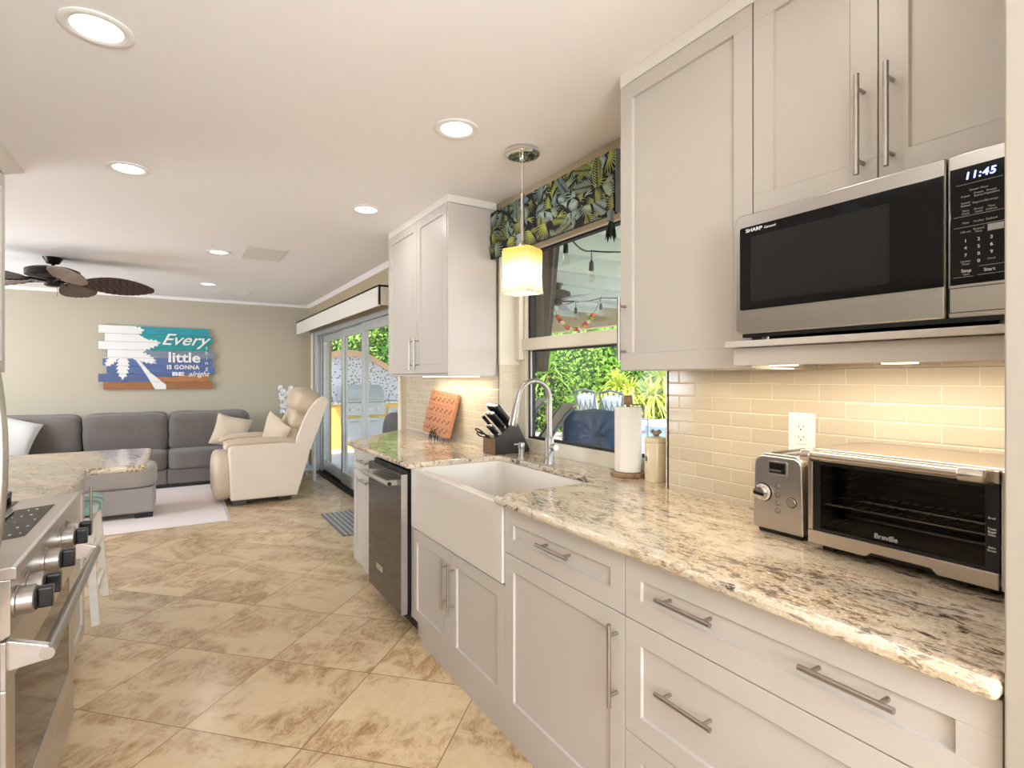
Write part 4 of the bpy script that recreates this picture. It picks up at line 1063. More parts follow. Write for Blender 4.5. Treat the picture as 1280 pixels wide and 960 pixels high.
# knob fascia
m = MB(); m.prism([(XR - .02, .775), (XR - .004, .770), (XR + .012, .780), (XR + .012, .905), (XR - .02, .905)], 'y', ry0 + .002, ry1 - .002); m.build('knob_fascia', M['steel'], t, bevel=.002)
for y, big in ((1.665, 1), (1.765, .85), (1.985, 1.0), (2.235, .95), (2.335, .8)):
    m = MB(); m.lathe([(.036, 0), (.036, .004), (.0325, .006), (.0325, .034), (.029, .037), (0, .037)], (XR + .012, y, .842), 32, 'x'); kb = m.build('knob', M['nickel'], t, smooth=True)
    m = MB(); m.prism(rounded([(y - .024, .818), (y + .024, .818), (y + .024, .866), (y - .024, .866)], [.012] * 4), 'x', XR + .049, XR + .053); 
    m.prism(rounded([(y - .011, .818), (y + .011, .818), (y + .013, .868), (y - .013, .868)], [.006] * 4), 'x', XR + .053, XR + .080)
    m.build('knob_grip', M['black'], kb, bevel=.004, seg=3, smooth=True)
# oven door
m = MB(); frame_yz(m, XR - .035, XR + .004, (ry0 + .004, ry1 - .004, .235, .765), (ry0 + .085, ry1 - .085, .315, .655))
dd = m.build('oven_door', M['steel'], t, bevel=.003)
m = MB(); m.box(XR - .03, XR + .001, ry0 + .083, ry1 - .083, .313, .657); m.build('window', M['blackglass'], dd)
m = MB(); m.tube([(XR + .072, ry0 + .02, .715), (XR + .072, ry1 - .02, .715)], .0145, 20)
hd = m.build('handle', M['nickel'], dd, smooth=True)
for y in (ry0 + .035, ry1 - .035):
    m = MB(); m.prism([(XR + .002, .760), (XR + .072, .732), (XR + .084, .722), (XR + .084, .706), (XR + .070, .699), (XR + .002, .690)], 'y', y - .011, y + .011); m.build('handle_bracket', M['steel'], hd, bevel=.002)
m = MB(); m.box(XR - .035, XR + .003, ry0 + .004, ry1 - .004, .105, .228); dw = m.build('drawer', M['steel'], t, bevel=.003)
m = MB(); m.box(XR + .003, XR + .007, 1.93, 2.07, .178, .205); m.box(XR + .007, XR + .009, 1.94, 2.06, .182, .201); m.build('badge', M['nickel'], dw)

t = thing('refrigerator', (-.72, 1.10, 0), 'stainless refrigerator with a bowed vertical handle at the left edge', 'refrigerator')
m = MB(); m.box(-1.05, -.42, .64, 1.56, .02, 1.80); m.build('body', M['steel'], t, bevel=.004)
m = MB(); m.box(-.418, -.362, .64, 1.555, .64, 1.80); d1 = m.build('door', M['steel'], t, bevel=.008, seg=3)
m = MB(); m.box(-.418, -.362, .64, 1.555, .03, .63); d2 = m.build('freezer_drawer', M['steel'], t, bevel=.008, seg=3)
pts = []
for k in range(17):
    f = k / 16; z = .80 + f * .80; pts.append((-.3665 + .070 * math.sin(math.pi * f) ** .75, 1.435, z))
m = MB(); m.tube(pts, .0125, 16); m.build('handle', M['steel'], d1, smooth=True)

# upper cabinet on the left wall
t = thing('wall_cabinet', (-.9, 3.2, 1.385), 'white wall cabinet with crown at the left edge of the view', 'cabinet')
m = MB(); m.box(-1.075, -.766, 2.60, 3.69, 1.385, 2.385); m.build('body', M['cab'], t, bevel=.001)
shaker(t, -.745, 3.13, 3.69, 1.385, 2.385, 'door', side=1); shaker(t, -.745, 2.60, 3.13, 1.385, 2.385, 'door', side=1)
crown(t, [(-1.075, 3.69), (-.745, 3.69), (-.745, 2.60)], sgn=1)
t = thing('wall_cabinet', (-.9, 2.09, 1.80), 'short white wall cabinet above the range', 'cabinet')
m = MB(); m.box(-1.075, -.766, 1.62, 2.598, 1.80, 2.385); m.build('body', M['cab'], t, bevel=.001)
shaker(t, -.745, 2.11, 2.598, 1.80, 2.385, 'door', side=1); shaker(t, -.745, 1.62, 2.11, 1.80, 2.385, 'door', side=1)

# cabinet between range and bar, bar top
t = thing('base_cabinet', (-.72, 3.0, 0), 'white base cabinet with a vertical bar handle beyond the range', 'cabinet')
m = MB(); m.box(-1.06, -.411, 2.572, 3.38, .10, .877); m.build('body', M['cab'], t)
m = MB(); m.box(-1.06, -.47, 2.572, 3.38, 0, .10); m.build('plinth', M['cab'], t)
shaker(t, -.390, 2.572, 2.97, .10, .876, 'door', side=1)
d = shaker(t, -.390, 2.97, 3.375, .10, .876, 'door', side=1); bar_handle(d, -.390, (3.30, .83), (3.30, .60), .034, side=1)
m = MB(); m.box(-1.06, -.47, 3.385, 3.50, 0, .877)
tag(m.build('bar_back_panel', M['cab'], bevel=.002), 'white panel wall carrying the breakfast bar', 'panel')
bp = [(-1.07, 2.568), (-.372, 2.568), (-.372, 3.325), (-.135, 3.325), (-.135, 4.145), (-1.95, 4.145), (-1.95, 3.72), (-1.07, 3.72)]
m = MB(); m.prism(rounded(bp, [0, 0, .02, .05, .06, 0, 0, 0]), 'z', .880, .912)
tag(m.build('bar_countertop', M['granite_bar'], bevel=.0125, seg=4, smooth=True), 'cream granite breakfast bar top with a rounded corner beyond the range', 'countertop')

# bar stool
def stool(x, y, lab):
    t = thing('bar_stool', (x, y, 0), lab, 'bar stool', local=True, group=None)
    s_ = N('striped_teal_cloth'); sp = s_.n('ShaderNodeSeparateXYZ'); s_.l(s_.obj(), sp.inputs[0])
    f = s_.math('FRACT', s_.math('MULTIPLY', s_.math('ADD', sp.outputs[1], s_.math('MULTIPLY', s_.noise(s_.obj(), 6), .05)), 9)); ww = s_.ramp(f, [(.45, 0), (.5, 1), (.93, 1), (.98, 0)])
    s_.bsdf(s_.mix(ww, srgb(150, 196, 192), srgb(212, 226, 220)), .9)
    m = MB(); m.ball((0, 0, .625), .215, .225, .042, e=4.5, n=8, wob=.01); m.build('seat', s_.m, t, smooth=True)
    m = MB(); m.box(-.185, .185, -.195, .195, .555, .585); m.build('seat_frame', M['legwhite'], t, bevel=.004)
    for sx in (-1, 1):
        for sy in (-1, 1):
            m = MB(); a, b = (sx * .165, sy * .175), (sx * .205, sy * .235); w_ = .019
            top = [m.bm.verts.new((a[0] + dx * w_, a[1] + dy * w_, .585)) for dx, dy in ((-1, -1), (1, -1), (1, 1), (-1, 1))]
            bot = [m.bm.verts.new((b[0] + dx * w_, b[1] + dy * w_, 0)) for dx, dy in ((-1, -1), (1, -1), (1, 1), (-1, 1))]
            m.bm.faces.new(top); m.bm.faces.new(bot[::-1])
            for k in range(4): m.bm.faces.new((top[k], top[(k + 1) % 4], bot[(k + 1) % 4], bot[k]))
            m.build('leg', M['legwhite'], t, bevel=.002)
    for z, e in ((.16, .222), (.36, .20)):
        for sx in (-1, 1):
            m = MB(); m.box(sx * (.20 if z < .3 else .183) - .01, sx * (.20 if z < .3 else .183) + .01, -e, e, z, z + .03); m.build('stretcher', M['legwhite'], t, bevel=.002)
    for sy in (-1, 1):
        m = MB(); m.box(-.185, .185, sy * .215 - .009, sy * .215 + .009, .24, .27); m.build('stretcher', M['legwhite'], t, bevel=.002)
    return t
stool(-.585, 3.955, 'white wooden bar stool with a teal striped seat tucked under the breakfast bar')

# ------------------------------------------------------------------ living room
m = MB(); rx0, rx1, ryy0, ryy1 = -2.6, .41, 5.74, 7.95
m.box(rx0, rx1, ryy0, ryy1, .001, .012)
M['rugpale'] = M['rug']
o = m.build('area_rug', M['rug'], bevel=.004); tag(o, 'pale pinkish beige area rug under the ottoman and sofa', 'rug')
m = MB()
for k in range(75):
    y = ryy0 + .02 + k * (ryy1 - ryy0 - .04) / 74; m.tube([(rx1 - .005, y, .007), (rx1 + .03, y + .004, .003)], .0025, 4)
fr = m.build('fringe', M['whitepillow'], o); 
s_ = N('woven_grey_mat'); sp = s_.n('ShaderNodeSeparateXYZ'); s_.l(s_.obj(), sp.inputs[0])
f = s_.math('FRACT', s_.math('MULTIPLY', sp.outputs[0], 22)); st_ = s_.ramp(f, [(.4, 0), (.5, 1)]); nz = s_.noise(s_.obj(), 90, 3)
s_.bsdf(s_.mix(s_.math('MULTIPLY_ADD', st_, .6, s_.math('MULTIPLY', nz, .4)), srgb(84, 84, 88), srgb(178, 176, 174)), .95)
m = MB(); m.box(1.205, 1.655, 4.66, 5.52, .001, .009)
tag(m.build('door_mat', s_.m, bevel=.002), 'striped grey door mat in front of the sliding door', 'door mat')

# sofa
SX0, SX1 = -2.72, .86
t = thing('sofa', (-.95, 8.05, 0), 'long grey sectional sofa with loose back cushions against the far wall', 'sofa')
m = MB(); m.box(SX0 + .01, SX1 - .01, 7.83, 8.42, .05, .235); m.build('base', M['sofa'], t, bevel=.02, seg=3, smooth=True)
m = MB(); m.box(SX0 + .02, SX1 - .02, 7.80, 8.40, .012, .05); m.build('plinth', M['black'], t)
m = MB(); m.box(SX0, SX1, 8.27, 8.46, .235, .80); m.build('back_frame', M['sofa'], t, bevel=.03, seg=3, smooth=True)
edges = [SX0 + .02, -1.83, -.965, -.10, .845]
for a, b in zip(edges, edges[1:]):
    m = MB(); m.box(a + .004, b - .004, 7.775, 7.84, .055, .24); m.build('front_panel', M['sofa'], t, bevel=.018, seg=3, smooth=True)
    m = MB(); m.ball(((a + b) / 2, 8.01, .345), (b - a) / 2 - .003, .27, .115, e=9, n=10, wob=.006, seed=int(a * 10)); m.build('seat_cushion', M['sofa'], t, smooth=True)
for i, (a, b) in enumerate(zip(edges, edges[1:])):
    m = MB(); m.ball(((a + b) / 2, 8.20, .68), (b - a) / 2 - .004, .14, .235, e=8, n=12, rot=Matrix.Rotation(R(10), 3, 'X'), wob=.014, seed=i + 3); bc = m.build('back_cushion', M['sofa'], t, smooth=True)
# ottoman
t = thing('ottoman', (-.72, 6.5, .012), 'light grey two-tier storage ottoman in front of the sofa', 'ottoman')
m = MB(); m.box(-1.28, -.19, 6.25, 6.82, .06, .30); m.build('base', M['sofalight'], t, bevel=.02, seg=3, smooth=True)
m = MB(); m.ball((-.735, 6.535, .40), .56, .30, .105, e=8, n=10, wob=.004); m.build('cushion', M['sofalight'], t, smooth=True)
for x in (-1.2, -.27):
    for y in (6.31, 6.76):
        m = MB(); m.box(x - .07, x + .07, y - .05, y + .05, .012, .06); m.build('foot', M['black'], t)
# pillows
def pillow(name, c, s_, rot, mat, lab):
    m = MB(); sx, sy, sz = s_
    n = 14; g = []
    for side in (1, -1):
        gg = []
        for i in range(n + 1):
            row = []
            for j in range(n + 1):
                u, v = i / n * 2 - 1, j / n * 2 - 1
                h = max(0, (1 - u ** 2) * (1 - v ** 2)) ** .42
                k = 1 - .07 * (1 - abs(u) ** 2) * abs(v) ** 3 ; k2 = 1 - .07 * (1 - abs(v) ** 2) * abs(u) ** 3
                row.append(Vector((u * sx * k2, side * sy * h + .006 * math.sin(5 * u + 3 * v), v * sz * k)))
            gg.append(row)
        g.append(gg)
    Rm = rot.to_matrix() if hasattr(rot, 'to_matrix') else rot
    for gi, gg in enumerate(g):
        vv = [[m.bm.verts.new(Rm @ p + Vector(c)) for p in row] for row in gg]
        for i in range(n):
            for j in range(n): m.bm.faces.new((vv[i][j], vv[i + 1][j], vv[i + 1][j + 1], vv[i][j + 1]))
    bmesh.ops.remove_doubles(m.bm, verts=m.bm.verts[:], dist=.002)
    return tag(m.build(name, mat, smooth=True), lab, 'pillow')
from mathutils import Euler
pillow('throw_pillow', (.60, 7.92, .655), (.215, .085, .205), Euler((R(-16), R(14), R(-12))), M['tanpillow'], 'tan throw pillow on the right end of the grey sofa')
pillow('throw_pillow', (-1.58, 7.90, .70), (.24, .09, .23), Euler((R(-14), R(20), R(8))), M['whitepillow'], 'white throw pillow on the left part of the grey sofa')

# recliner, facing -X
t = thing('recliner', (.82, 6.70, 0), 'cream upholstered recliner armchair with a tall leaning back, turned side-on', 'recliner')
ny, fy_ = 6.33, 7.12           # near and far sides
for ya, yb in ((ny, ny + .15), (fy_ - .15, fy_)):
    out = [(.475, .06), (.455, .62), (.50, .655), (1.02, .655), (1.15, .62), (1.275, .535), (1.135, .055)]
    m = MB(); m.prism(rounded(out, [.02, .05, .04, .1, .05, .03, .02]), 'y', ya, yb); sd = m.build('side_panel', M['recliner'], t, bevel=.018, seg=3, smooth=True)
    m = MB(); pth = [(.455, (ya + yb) / 2, .60), (.47, (ya + yb) / 2, .645), (.55, (ya + yb) / 2, .668), (.75, (ya + yb) / 2, .678), (.95, (ya + yb) / 2, .668), (1.08, (ya + yb) / 2, .635), (1.18, (ya + yb) / 2, .575)]
    m.tube(pth, [.055, .075, .085, .085, .08, .07, .05], 16)
    for v in m.bm.verts: v.co.z = .655 + (v.co.z - .655) * .55 + (0 if v.co.z > 0 else 0)
    m.build('arm_pad', M['reclinertan'], sd, smooth=True)
m = MB(); m.box(.50, 1.12, ny + .14, fy_ - .14, .08, .36); m.build('seat_base', M['recliner'], t, bevel=.02)
m = MB(); m.ball((.76, 6.725, .45), .36, .255, .10, e=4.5, n=9, wob=.012); m.build('seat_cushion', M['reclinertan'], t, smooth=True)
m = MB(); m.ball((.415, 6.725, .30), .105, .385, .255, e=3.6, n=9, wob=.008); m.build('footrest', M['reclinertan'], t, smooth=True)
# back shell: curved wing outline
out = [(1.10, .56), (1.275, .535), (1.475, 1.08), (1.452, 1.135), (1.41, 1.15), (1.34, 1.11), (1.255, 1.0), (1.19, .86), (1.13, .70)]
for ya, yb in ((ny + .005, ny + .055), (fy_ - .055, fy_ - .005)):
    m = MB(); m.prism(rounded(out, [.02, .02, .03, .03, .03, .08, .1, .1, .1]), 'y', ya, yb); m.build('wing', M['recliner'], t, bevel=.015, seg=3, smooth=True)
m = MB(); m.prism([(1.20, .56), (1.272, .54), (1.47, 1.085), (1.445, 1.13), (1.38, 1.10)], 'y', ny + .05, fy_ - .05); m.build('back_shell', M['recliner'], t, bevel=.015, seg=3, smooth=True)
rt = Matrix.Rotation(R(20), 3, 'Y')
for cx, cz, hx, hz_, sd_ in ((1.12, .67, .13, .17, 1), (1.19, .86, .125, .15, 2)):
    m = MB(); m.ball((cx, 6.725, cz), hx, .29, hz_, e=3.2, n=9, rot=rt, wob=.03, seed=sd_); m.build('back_cushion', M['reclinertan'], t, smooth=True)
m = MB(); m.ball((1.265, 6.725, 1.085), .155, .335, .155, e=3.0, n=10, rot=rt, wob=.03, seed=9); m.build('headrest', M['reclinertan'], t, smooth=True)
for x, y in ((.56, ny + .08), (.56, fy_ - .08), (1.02, ny + .12), (1.02, fy_ - .12)):
    m = MB(); m.box(x - .07, x + .07, y - .03, y + .03, 0 if x > .7 else .0, .065); m.build('foot', M['darkwood'], t, bevel=.006)
m = MB(); m.box(.62, .98, ny + .16, fy_ - .16, .015, .07); m.build('mechanism', M['bronze'], t)
pillow('throw_pillow', (.955, 6.62, .72), (.20, .075, .20), Euler((R(4), R(28), R(-62))), M['tanpillow'], 'tan throw pillow standing on the cream recliner')

# side table with orchid behind the recliner
t = thing('side_table', (1.30, 7.60, 0), 'small grey side table with a blue top between the recliner and the sofa', 'side table')
m = MB(); m.box(1.02, 1.56, 7.33, 7.87, .57, .60); m.build('table_top', simple('blue_painted_wood', srgb(120, 168, 204), .4, nscale=8), t, bevel=.004)
for x in (1.05, 1.53):
    for y in (7.36, 7.84):
        m = MB(); m.box(x - .018, x + .018, y - .018, y + .018, 0, .57); m.build('leg', M['alu'], t, bevel=.002)
m = MB(); m.box(1.04, 1.54, 7.35, 7.85, .15, .17); m.build('shelf', M['alu'], t)
ox, oy = 1.20, 7.62
t = thing('potted_orchid', (ox, oy, .60), 'white flowering orchid in a pot behind the recliner', 'plant')
m = MB(); m.lathe([(0, .601), (.05, .601), (.065, .70), (.06, .70), (.05, .685), (0, .685)], (ox, oy, 0), 20); m.build('pot', M['white'], t, smooth=True)
m = MB()
stems = []
for sx in (-1, 1):
    pts = [(ox + sx * (.004 + .05 * f ** 2), oy - .02 * f, .69 + .58 * f - .05 * f ** 4) for f in [k / 10 for k in range(11)]]
    m.tube(pts, .0035, 6); stems.append(pts)
m.build('stem', M['leafdark'], t)
m = MB()
for k in range(5):
    a = k * 1.3; L = .16
    P = [Vector((ox, oy, .69)) + Vector((math.cos(a) * L * f, math.sin(a) * L * f, .10 * f - .10 * f * f)) for f in (0, .3, .6, 1)]
    wv = Vector((-math.sin(a), math.cos(a), 0)); W4 = [.012, .028, .024, .002]
    for i in range(3): m.poly([P[i] - wv * W4[i], P[i] + wv * W4[i], P[i + 1] + wv * W4[i + 1], P[i + 1] - wv * W4[i + 1]])
m.build('leaves', M['leafdark'], t, recalc=False)
petal = simple('white_petals', (.85, .84, .86), .6, nscale=20, namp=.03)
fm = MB(); fm.use(petal)
rnd = random.Random(3)
for pts in stems:
    for k in range(4, 11):
        c = Vector(pts[k]) + Vector((rnd.uniform(-.025, .025), rnd.uniform(-.03, .01), rnd.uniform(-.015, .015)))
        for q in range(5):
            a = 2 * math.pi * q / 5 + rnd.random(); u = Vector((math.cos(a), -.25, math.sin(a))).normalized(); w_ = Vector((-math.sin(a), 0, math.cos(a)))
            fm.poly([c, c + u * .022 - w_ * .018, c + u * .042, c + u * .022 + w_ * .018])
fm.build('flowers', petal, t, recalc=False)

# wooden sign
t = thing('plank_sign', (-.21, 8.48, 1.21), 'teal, blue and brown plank wall sign with a white palm tree and lettering', 'sign')
sz0, sz1 = 1.205, 2.025; nb = 8; bh = (sz1 - sz0) / nb
xl = [-.79, -.84, -.755, -.795, -.755, -.84, -.775, -.84]
xr = [.415, .37, .44, .415, .44, .375, .415, .37]
cl = [srgb(150, 100, 62), srgb(84, 98, 140), srgb(84, 104, 150), srgb(88, 106, 152), srgb(120, 132, 146), srgb(40, 142, 140), srgb(34, 146, 150), srgb(44, 146, 158)]
sy = 8.455
M['signbrown'] = woodm('sign_brown_paint', srgb(160, 102, 58), srgb(184, 124, 76), (2, 1, 14), .7)
def cut(P, z0b, z1b, x0b, x1b):
    def clip(P, f):
        R_ = []
        for i in range(len(P)):
            A, B = P[i - 1], P[i]; fa, fb = f(A), f(B)
            if (fa >= 0) != (fb >= 0): t_ = fa / (fa - fb); R_.append((A[0] + (B[0] - A[0]) * t_, A[1] + (B[1] - A[1]) * t_))
            if fb >= 0: R_.append(B)
        return R_
    for f in (lambda p: p[1] - z0b, lambda p: z1b - p[1], lambda p: p[0] - x0b, lambda p: x1b - p[0]):
        P = clip(P, f)
        if len(P) < 3: return []
    return P
M['signwhite'] = simple('white_sign_paint', srgb(228, 226, 224), .7, nscale=14, namp=.06)
def S(px, py):   # photo of the sign is 1280 wide for 190 px: coordinates on the board measured from its corners
    return (-.84 + (px - 145) / (1125 - 145) * 1.28, 2.025 - (py - 120) / (640 - 120) * .82)
shapes = []
trunk = [S(*p) for p in ((430, 385), (470, 400), (560, 500), (690, 600), (692, 640), (600, 640), (540, 540), (480, 450))]
shapes.append(trunk)
def frond(p0, p1, w_, n=11, sag=.0):
    a, b = Vector(S(*p0)), Vector(S(*p1)); d = (b - a); L = d.length; d.normalize(); nrm_ = Vector((-d.y, d.x)); out_t, out_b = [], []
    for k in range(n + 1):
        f = k / n; c_ = a + d * (L * f) + Vector((0, -sag * f * f)); ww_ = w_ * (math.sin(math.pi * min(1, .12 + .88 * f)) ** .6)
        jag = ww_ * (1.0 if k % 2 else .62) if 0 < k < n else 0
        out_t.append(tuple(c_ + nrm_ * jag + d * (.02 if k % 2 else 0))); out_b.append(tuple(c_ - nrm_ * jag + d * (.02 if k % 2 else 0)))
    shapes.append(out_t + out_b[-2:0:-1])
frond((330, 300), (640, 250), .085, 17, .0); frond((300, 180), (500, 150), .085, 13); frond((350, 330), (600, 400), .07, 15); frond((370, 340), (600, 420), .05, 13)
frond((340, 360), (335, 550), .075, 13); frond((300, 340), (205, 450), .055, 11)
shapes.append([S(*p) for p in ((100, 100), (430, 100), (450, 180), (560, 240), (540, 300), (480, 350), (430, 385), (340, 390), (240, 385), (100, 385))])
for i in range(nb):
    a, b = sz0 + i * bh + .0015, sz0 + (i + 1) * bh - .0015
    key = i
    pmt = woodm('sign_plank_paint_%d' % i, tuple(c * .8 for c in cl[i]), tuple(min(1, c * 1.2) for c in cl[i]), (2, 1, 14), .7)
    m = MB(); m.use(pmt); jit = .003 * ((i * 7) % 3); m.box(xl[i], xr[i], sy - jit, sy + .018, a, b)
    if i == 1: m.use(M['signbrown']); m.box(-.30, xr[i] + .0003, sy - jit - .0006, sy + .0183, a - .0002, b - .045); m.box(.0, xr[i] + .0003, sy - jit - .0007, sy + .0183, a - .0002, b - .012)
    m.use(M['signwhite'])
    for si, P in enumerate(shapes):
        # concave outlines are split into a fan of thin strips along x
        xs = [p[0] for p in P]; x0s, x1s = min(xs), max(xs); ns = 40
        for q in range(ns):
            xa_, xb_ = x0s + (x1s - x0s) * q / ns, x0s + (x1s - x0s) * (q + 1) / ns; xm_ = (xa_ + xb_) / 2
            if xm_ < xl[i] or xm_ > xr[i]: continue
            zs = []
            for (ax, az), (bx, bz) in zip(P, P[1:] + P[:1]):
                if (ax - xm_) * (bx - xm_) < 0: zs.append(az + (bz - az) * (xm_ - ax) / (bx - ax))
            zs.sort()
            for k in range(0, len(zs) - 1, 2):
                za, zb = max(zs[k], a), min(zs[k + 1], b)
                if zb - za > .001: m.box(max(xa_, xl[i]), min(xb_, xr[i]), sy - jit - .0012 - .0001 * si, sy - jit - .0002, za, zb)
    m.build('plank', None, t)
m = MB(); m.box(-.60, -.54, sy + .018, 8.498, 1.24, 1.99); m.box(.16, .22, sy + .018, 8.498, 1.24, 1.99); m.build('back_batten', M['board_dark'], t)
def stx(s_, px, py, size, **kw):
    x, z = S(px, py); return text(s_, size, (x, sy - .010, z), t, M['signwhite'], 'lettering', face='-y', **kw)
stx('Every', 850, 225, .21, shear=.42, sx=1.12, bold=.002)
stx('little', 850, 375, .185, bold=.005, sx=1.12)
stx('IS GONNA', 840, 455, .075, bold=.0025, sx=.95, sp=1.12)
stx('BE', 795, 512, .065, bold=.003, sx=2.0)
stx('alright', 975, 512, .095, shear=.4, bold=.001)
for k, c_ in enumerate('thing'): stx(c_, 1050, 285 + 44 * k, .075)

# ceiling fan with palm-leaf blades
def fan(name, loc, lab, R0, L, hubr, mats, nblade, phase, drop=.10, leaf=True, mblade2=None, droop=.0, TL=-.45):
    fx, fy, fz = loc
    t = thing(name, (fx, fy, fz), lab, 'ceiling fan')
    mm, bl = mats
    m = MB(); m.lathe([(.075, fz), (.07, fz - .012), (.045, fz - .055), (.02, fz - .062), (0, fz - .062)], (fx, fy, 0), 28); m.build('canopy', mm, t, smooth=True)
    m = MB(); m.tube([(fx, fy, fz - .05), (fx, fy, fz - drop)], .013, 12); m.build('downrod', mm, t, smooth=True)
    zb = fz - drop
    m = MB(); m.lathe([(.03, zb), (hubr * .75, zb - .01), (hubr, zb - .03), (hubr * 1.02, zb - .05), (hubr, zb - .085), (hubr * .75, zb - .105), (.06, zb - .115), (0, zb - .115)], (fx, fy, 0), 32); m.build('motor', mm, t, smooth=True)
    m = MB(); m.lathe([(.06, zb - .113), (.062, zb - .165), (.045, zb - .175), (0, zb - .175)], (fx, fy, 0), 24); sw = m.build('switch_housing', mm, t, smooth=True)
    m = MB(); m.tube([(fx + .03, fy, zb - .17), (fx + .03, fy, zb - .26)], .0015, 5); m.build('pull_chain', mm, sw)
    for k in range(nblade):
        a = R(phase + 360 / nblade * k); d = Vector((math.cos(a), math.sin(a), 0)); w_ = Vector((-d.y, d.x, 0)); c0 = Vector((fx, fy, zb - .13))
        m = MB(); m.tube([c0 + d * .04, c0 + d * (hubr * .9) + Vector((0, 0, .004)), c0 + d * (R0 + .05)], .010, 8); arm = m.build('blade_arm', mm, t, smooth=True)
        m = MB(); n = 22; up, dn = [], []
        tilt = TL
        def P(f, s_, j=0):
            W4 = (L * .17 if leaf else L * .105) * ((math.sin(math.pi * (f * .93 + .05)) ** .7) if leaf else (.75 + .25 * f) * (1 if f < .97 else .8))
            if leaf and j: W4 *= .96
            return c0 + d * (R0 + (L - R0) * f) + w_ * (s_ * W4) + Vector((0, 0, s_ * W4 * tilt - .02 * f * f + .004 - droop * f))
        topv = [[m.bm.verts.new(P(k_ / n, s_, k_ % 2) + Vector((0, 0, .004 + (.003 if s_ == 0 else (.0015 * (k_ % 2)))))) for s_ in (-1, -.5, 0, .5, 1)] for k_ in range(n + 1)]
        botv = [[m.bm.verts.new(P(k_ / n, s_, k_ % 2) - Vector((0, 0, .004 + (.004 if s_ == 0 else (.006 * (k_ % 2) if leaf else 0))))) for s_ in (-1, -.5, 0, .5, 1)] for k_ in range(n + 1)]
        for i in range(n):
            for j in range(4):
                m.bm.faces.new((topv[i][j], topv[i + 1][j], topv[i + 1][j + 1], topv[i][j + 1])); m.bm.faces.new((botv[i][j], botv[i][j + 1], botv[i + 1][j + 1], botv[i + 1][j]))
            m.bm.faces.new((topv[i][0], botv[i][0], botv[i + 1][0], topv[i + 1][0])); m.bm.faces.new((topv[i][4], topv[i + 1][4], botv[i + 1][4], botv[i][4]))
        for j in range(4): m.bm.faces.new((topv[0][j], topv[0][j + 1], botv[0][j + 1], botv[0][j])); m.bm.faces.new((topv[n][j], botv[n][j], botv[n][j + 1], topv[n][j + 1]))
        m.build('blade', (mblade2 if mblade2 and k in (1, 2, 4) else bl), t)
    return t
fan('ceiling_fan', (-.95, 6.29, ZC), 'dark bronze ceiling fan with carved palm-leaf blades over the sofa area', .20, .76, .195, (M['bronze'], M['blade']), 5, 2, .085, True, M['bladelight'])

# recessed cans
spots = [(-.21, 2.085, 'nearest the camera at the upper left'), (1.028, 2.105, 'nearest the pendant lamp'), (-.214, 3.40, 'second of the left row, before the fan'), (1.028, 3.42, 'beside the left wall cabinet'),
         (.303, 5.25, 'beside the larger ceiling vent'), (.301, 7.11, 'farthest, near the sign wall')]
def can(x, y, lab, e=1.9):
    t = thing('recessed_light', (x, y, ZC), lab, 'ceiling light', 'recessed ceiling lights')
    m = MB(); m.lathe([(.070, ZC - .0005), (.096, ZC - .0005), (.097, ZC - .004), (.090, ZC - .007), (.072, ZC - .006), (.066, ZC - .002)], (x, y, 0), 40); m.build('trim_ring', M['white'], t, smooth=True)
    m = MB(); m.lathe([(0, ZC - .003), (.070, ZC - .003), (.0702, ZC - .001), (0, ZC - .001)], (x, y, 0), 32); m.build('lens', M['lamp'], t)
    light('can_or_fill_light', 'AREA', (x, y, ZC - .008), e, (1.0, .97, .93), size=.12)
for x, y, s_ in spots: can(x, y, 'round white recessed ceiling light ' + s_)
light('can_or_fill_light', 'AREA', (.95, .75, ZC - .008), 0.9, (1.0, .97, .93), size=.12)  # extra lamp added out of view as fill, without a fixture
for x, y in ((-.21, .75), (-.21, -.6), (1.03, -.6), (-2.2, 5.25), (-2.2, 7.11)): light('can_or_fill_light', 'AREA', (x, y, ZC - .008), 1.9, (1.0, .97, .93), size=.12)  # more lamps added out of view to brighten the room, without fixtures
for x, y, a, b, s_ in ((.645, 5.13, .16, .26, 'larger white louvred ceiling vent nearer the kitchen'), (.64, 7.66, .16, .16, 'small white ceiling vent near the sign wall')):
    t = thing('ceiling_vent', (x, y, ZC), s_, 'ceiling vent')
    m = MB(); m.box(x - a, x + a, y - b, y + b, ZC - .004, ZC - .0005); m.build('frame', M['trim'], t, bevel=.001)
    m = MB(); n = int(b * 2 / .02) - 2
    for k in range(n):
        yy = y - b + .025 + k * .02; m.box(x - a + .02, x + a - .02, yy, yy + .009, ZC - .0065, ZC - .0035)
    m.build('louvres', M['trim'], t)

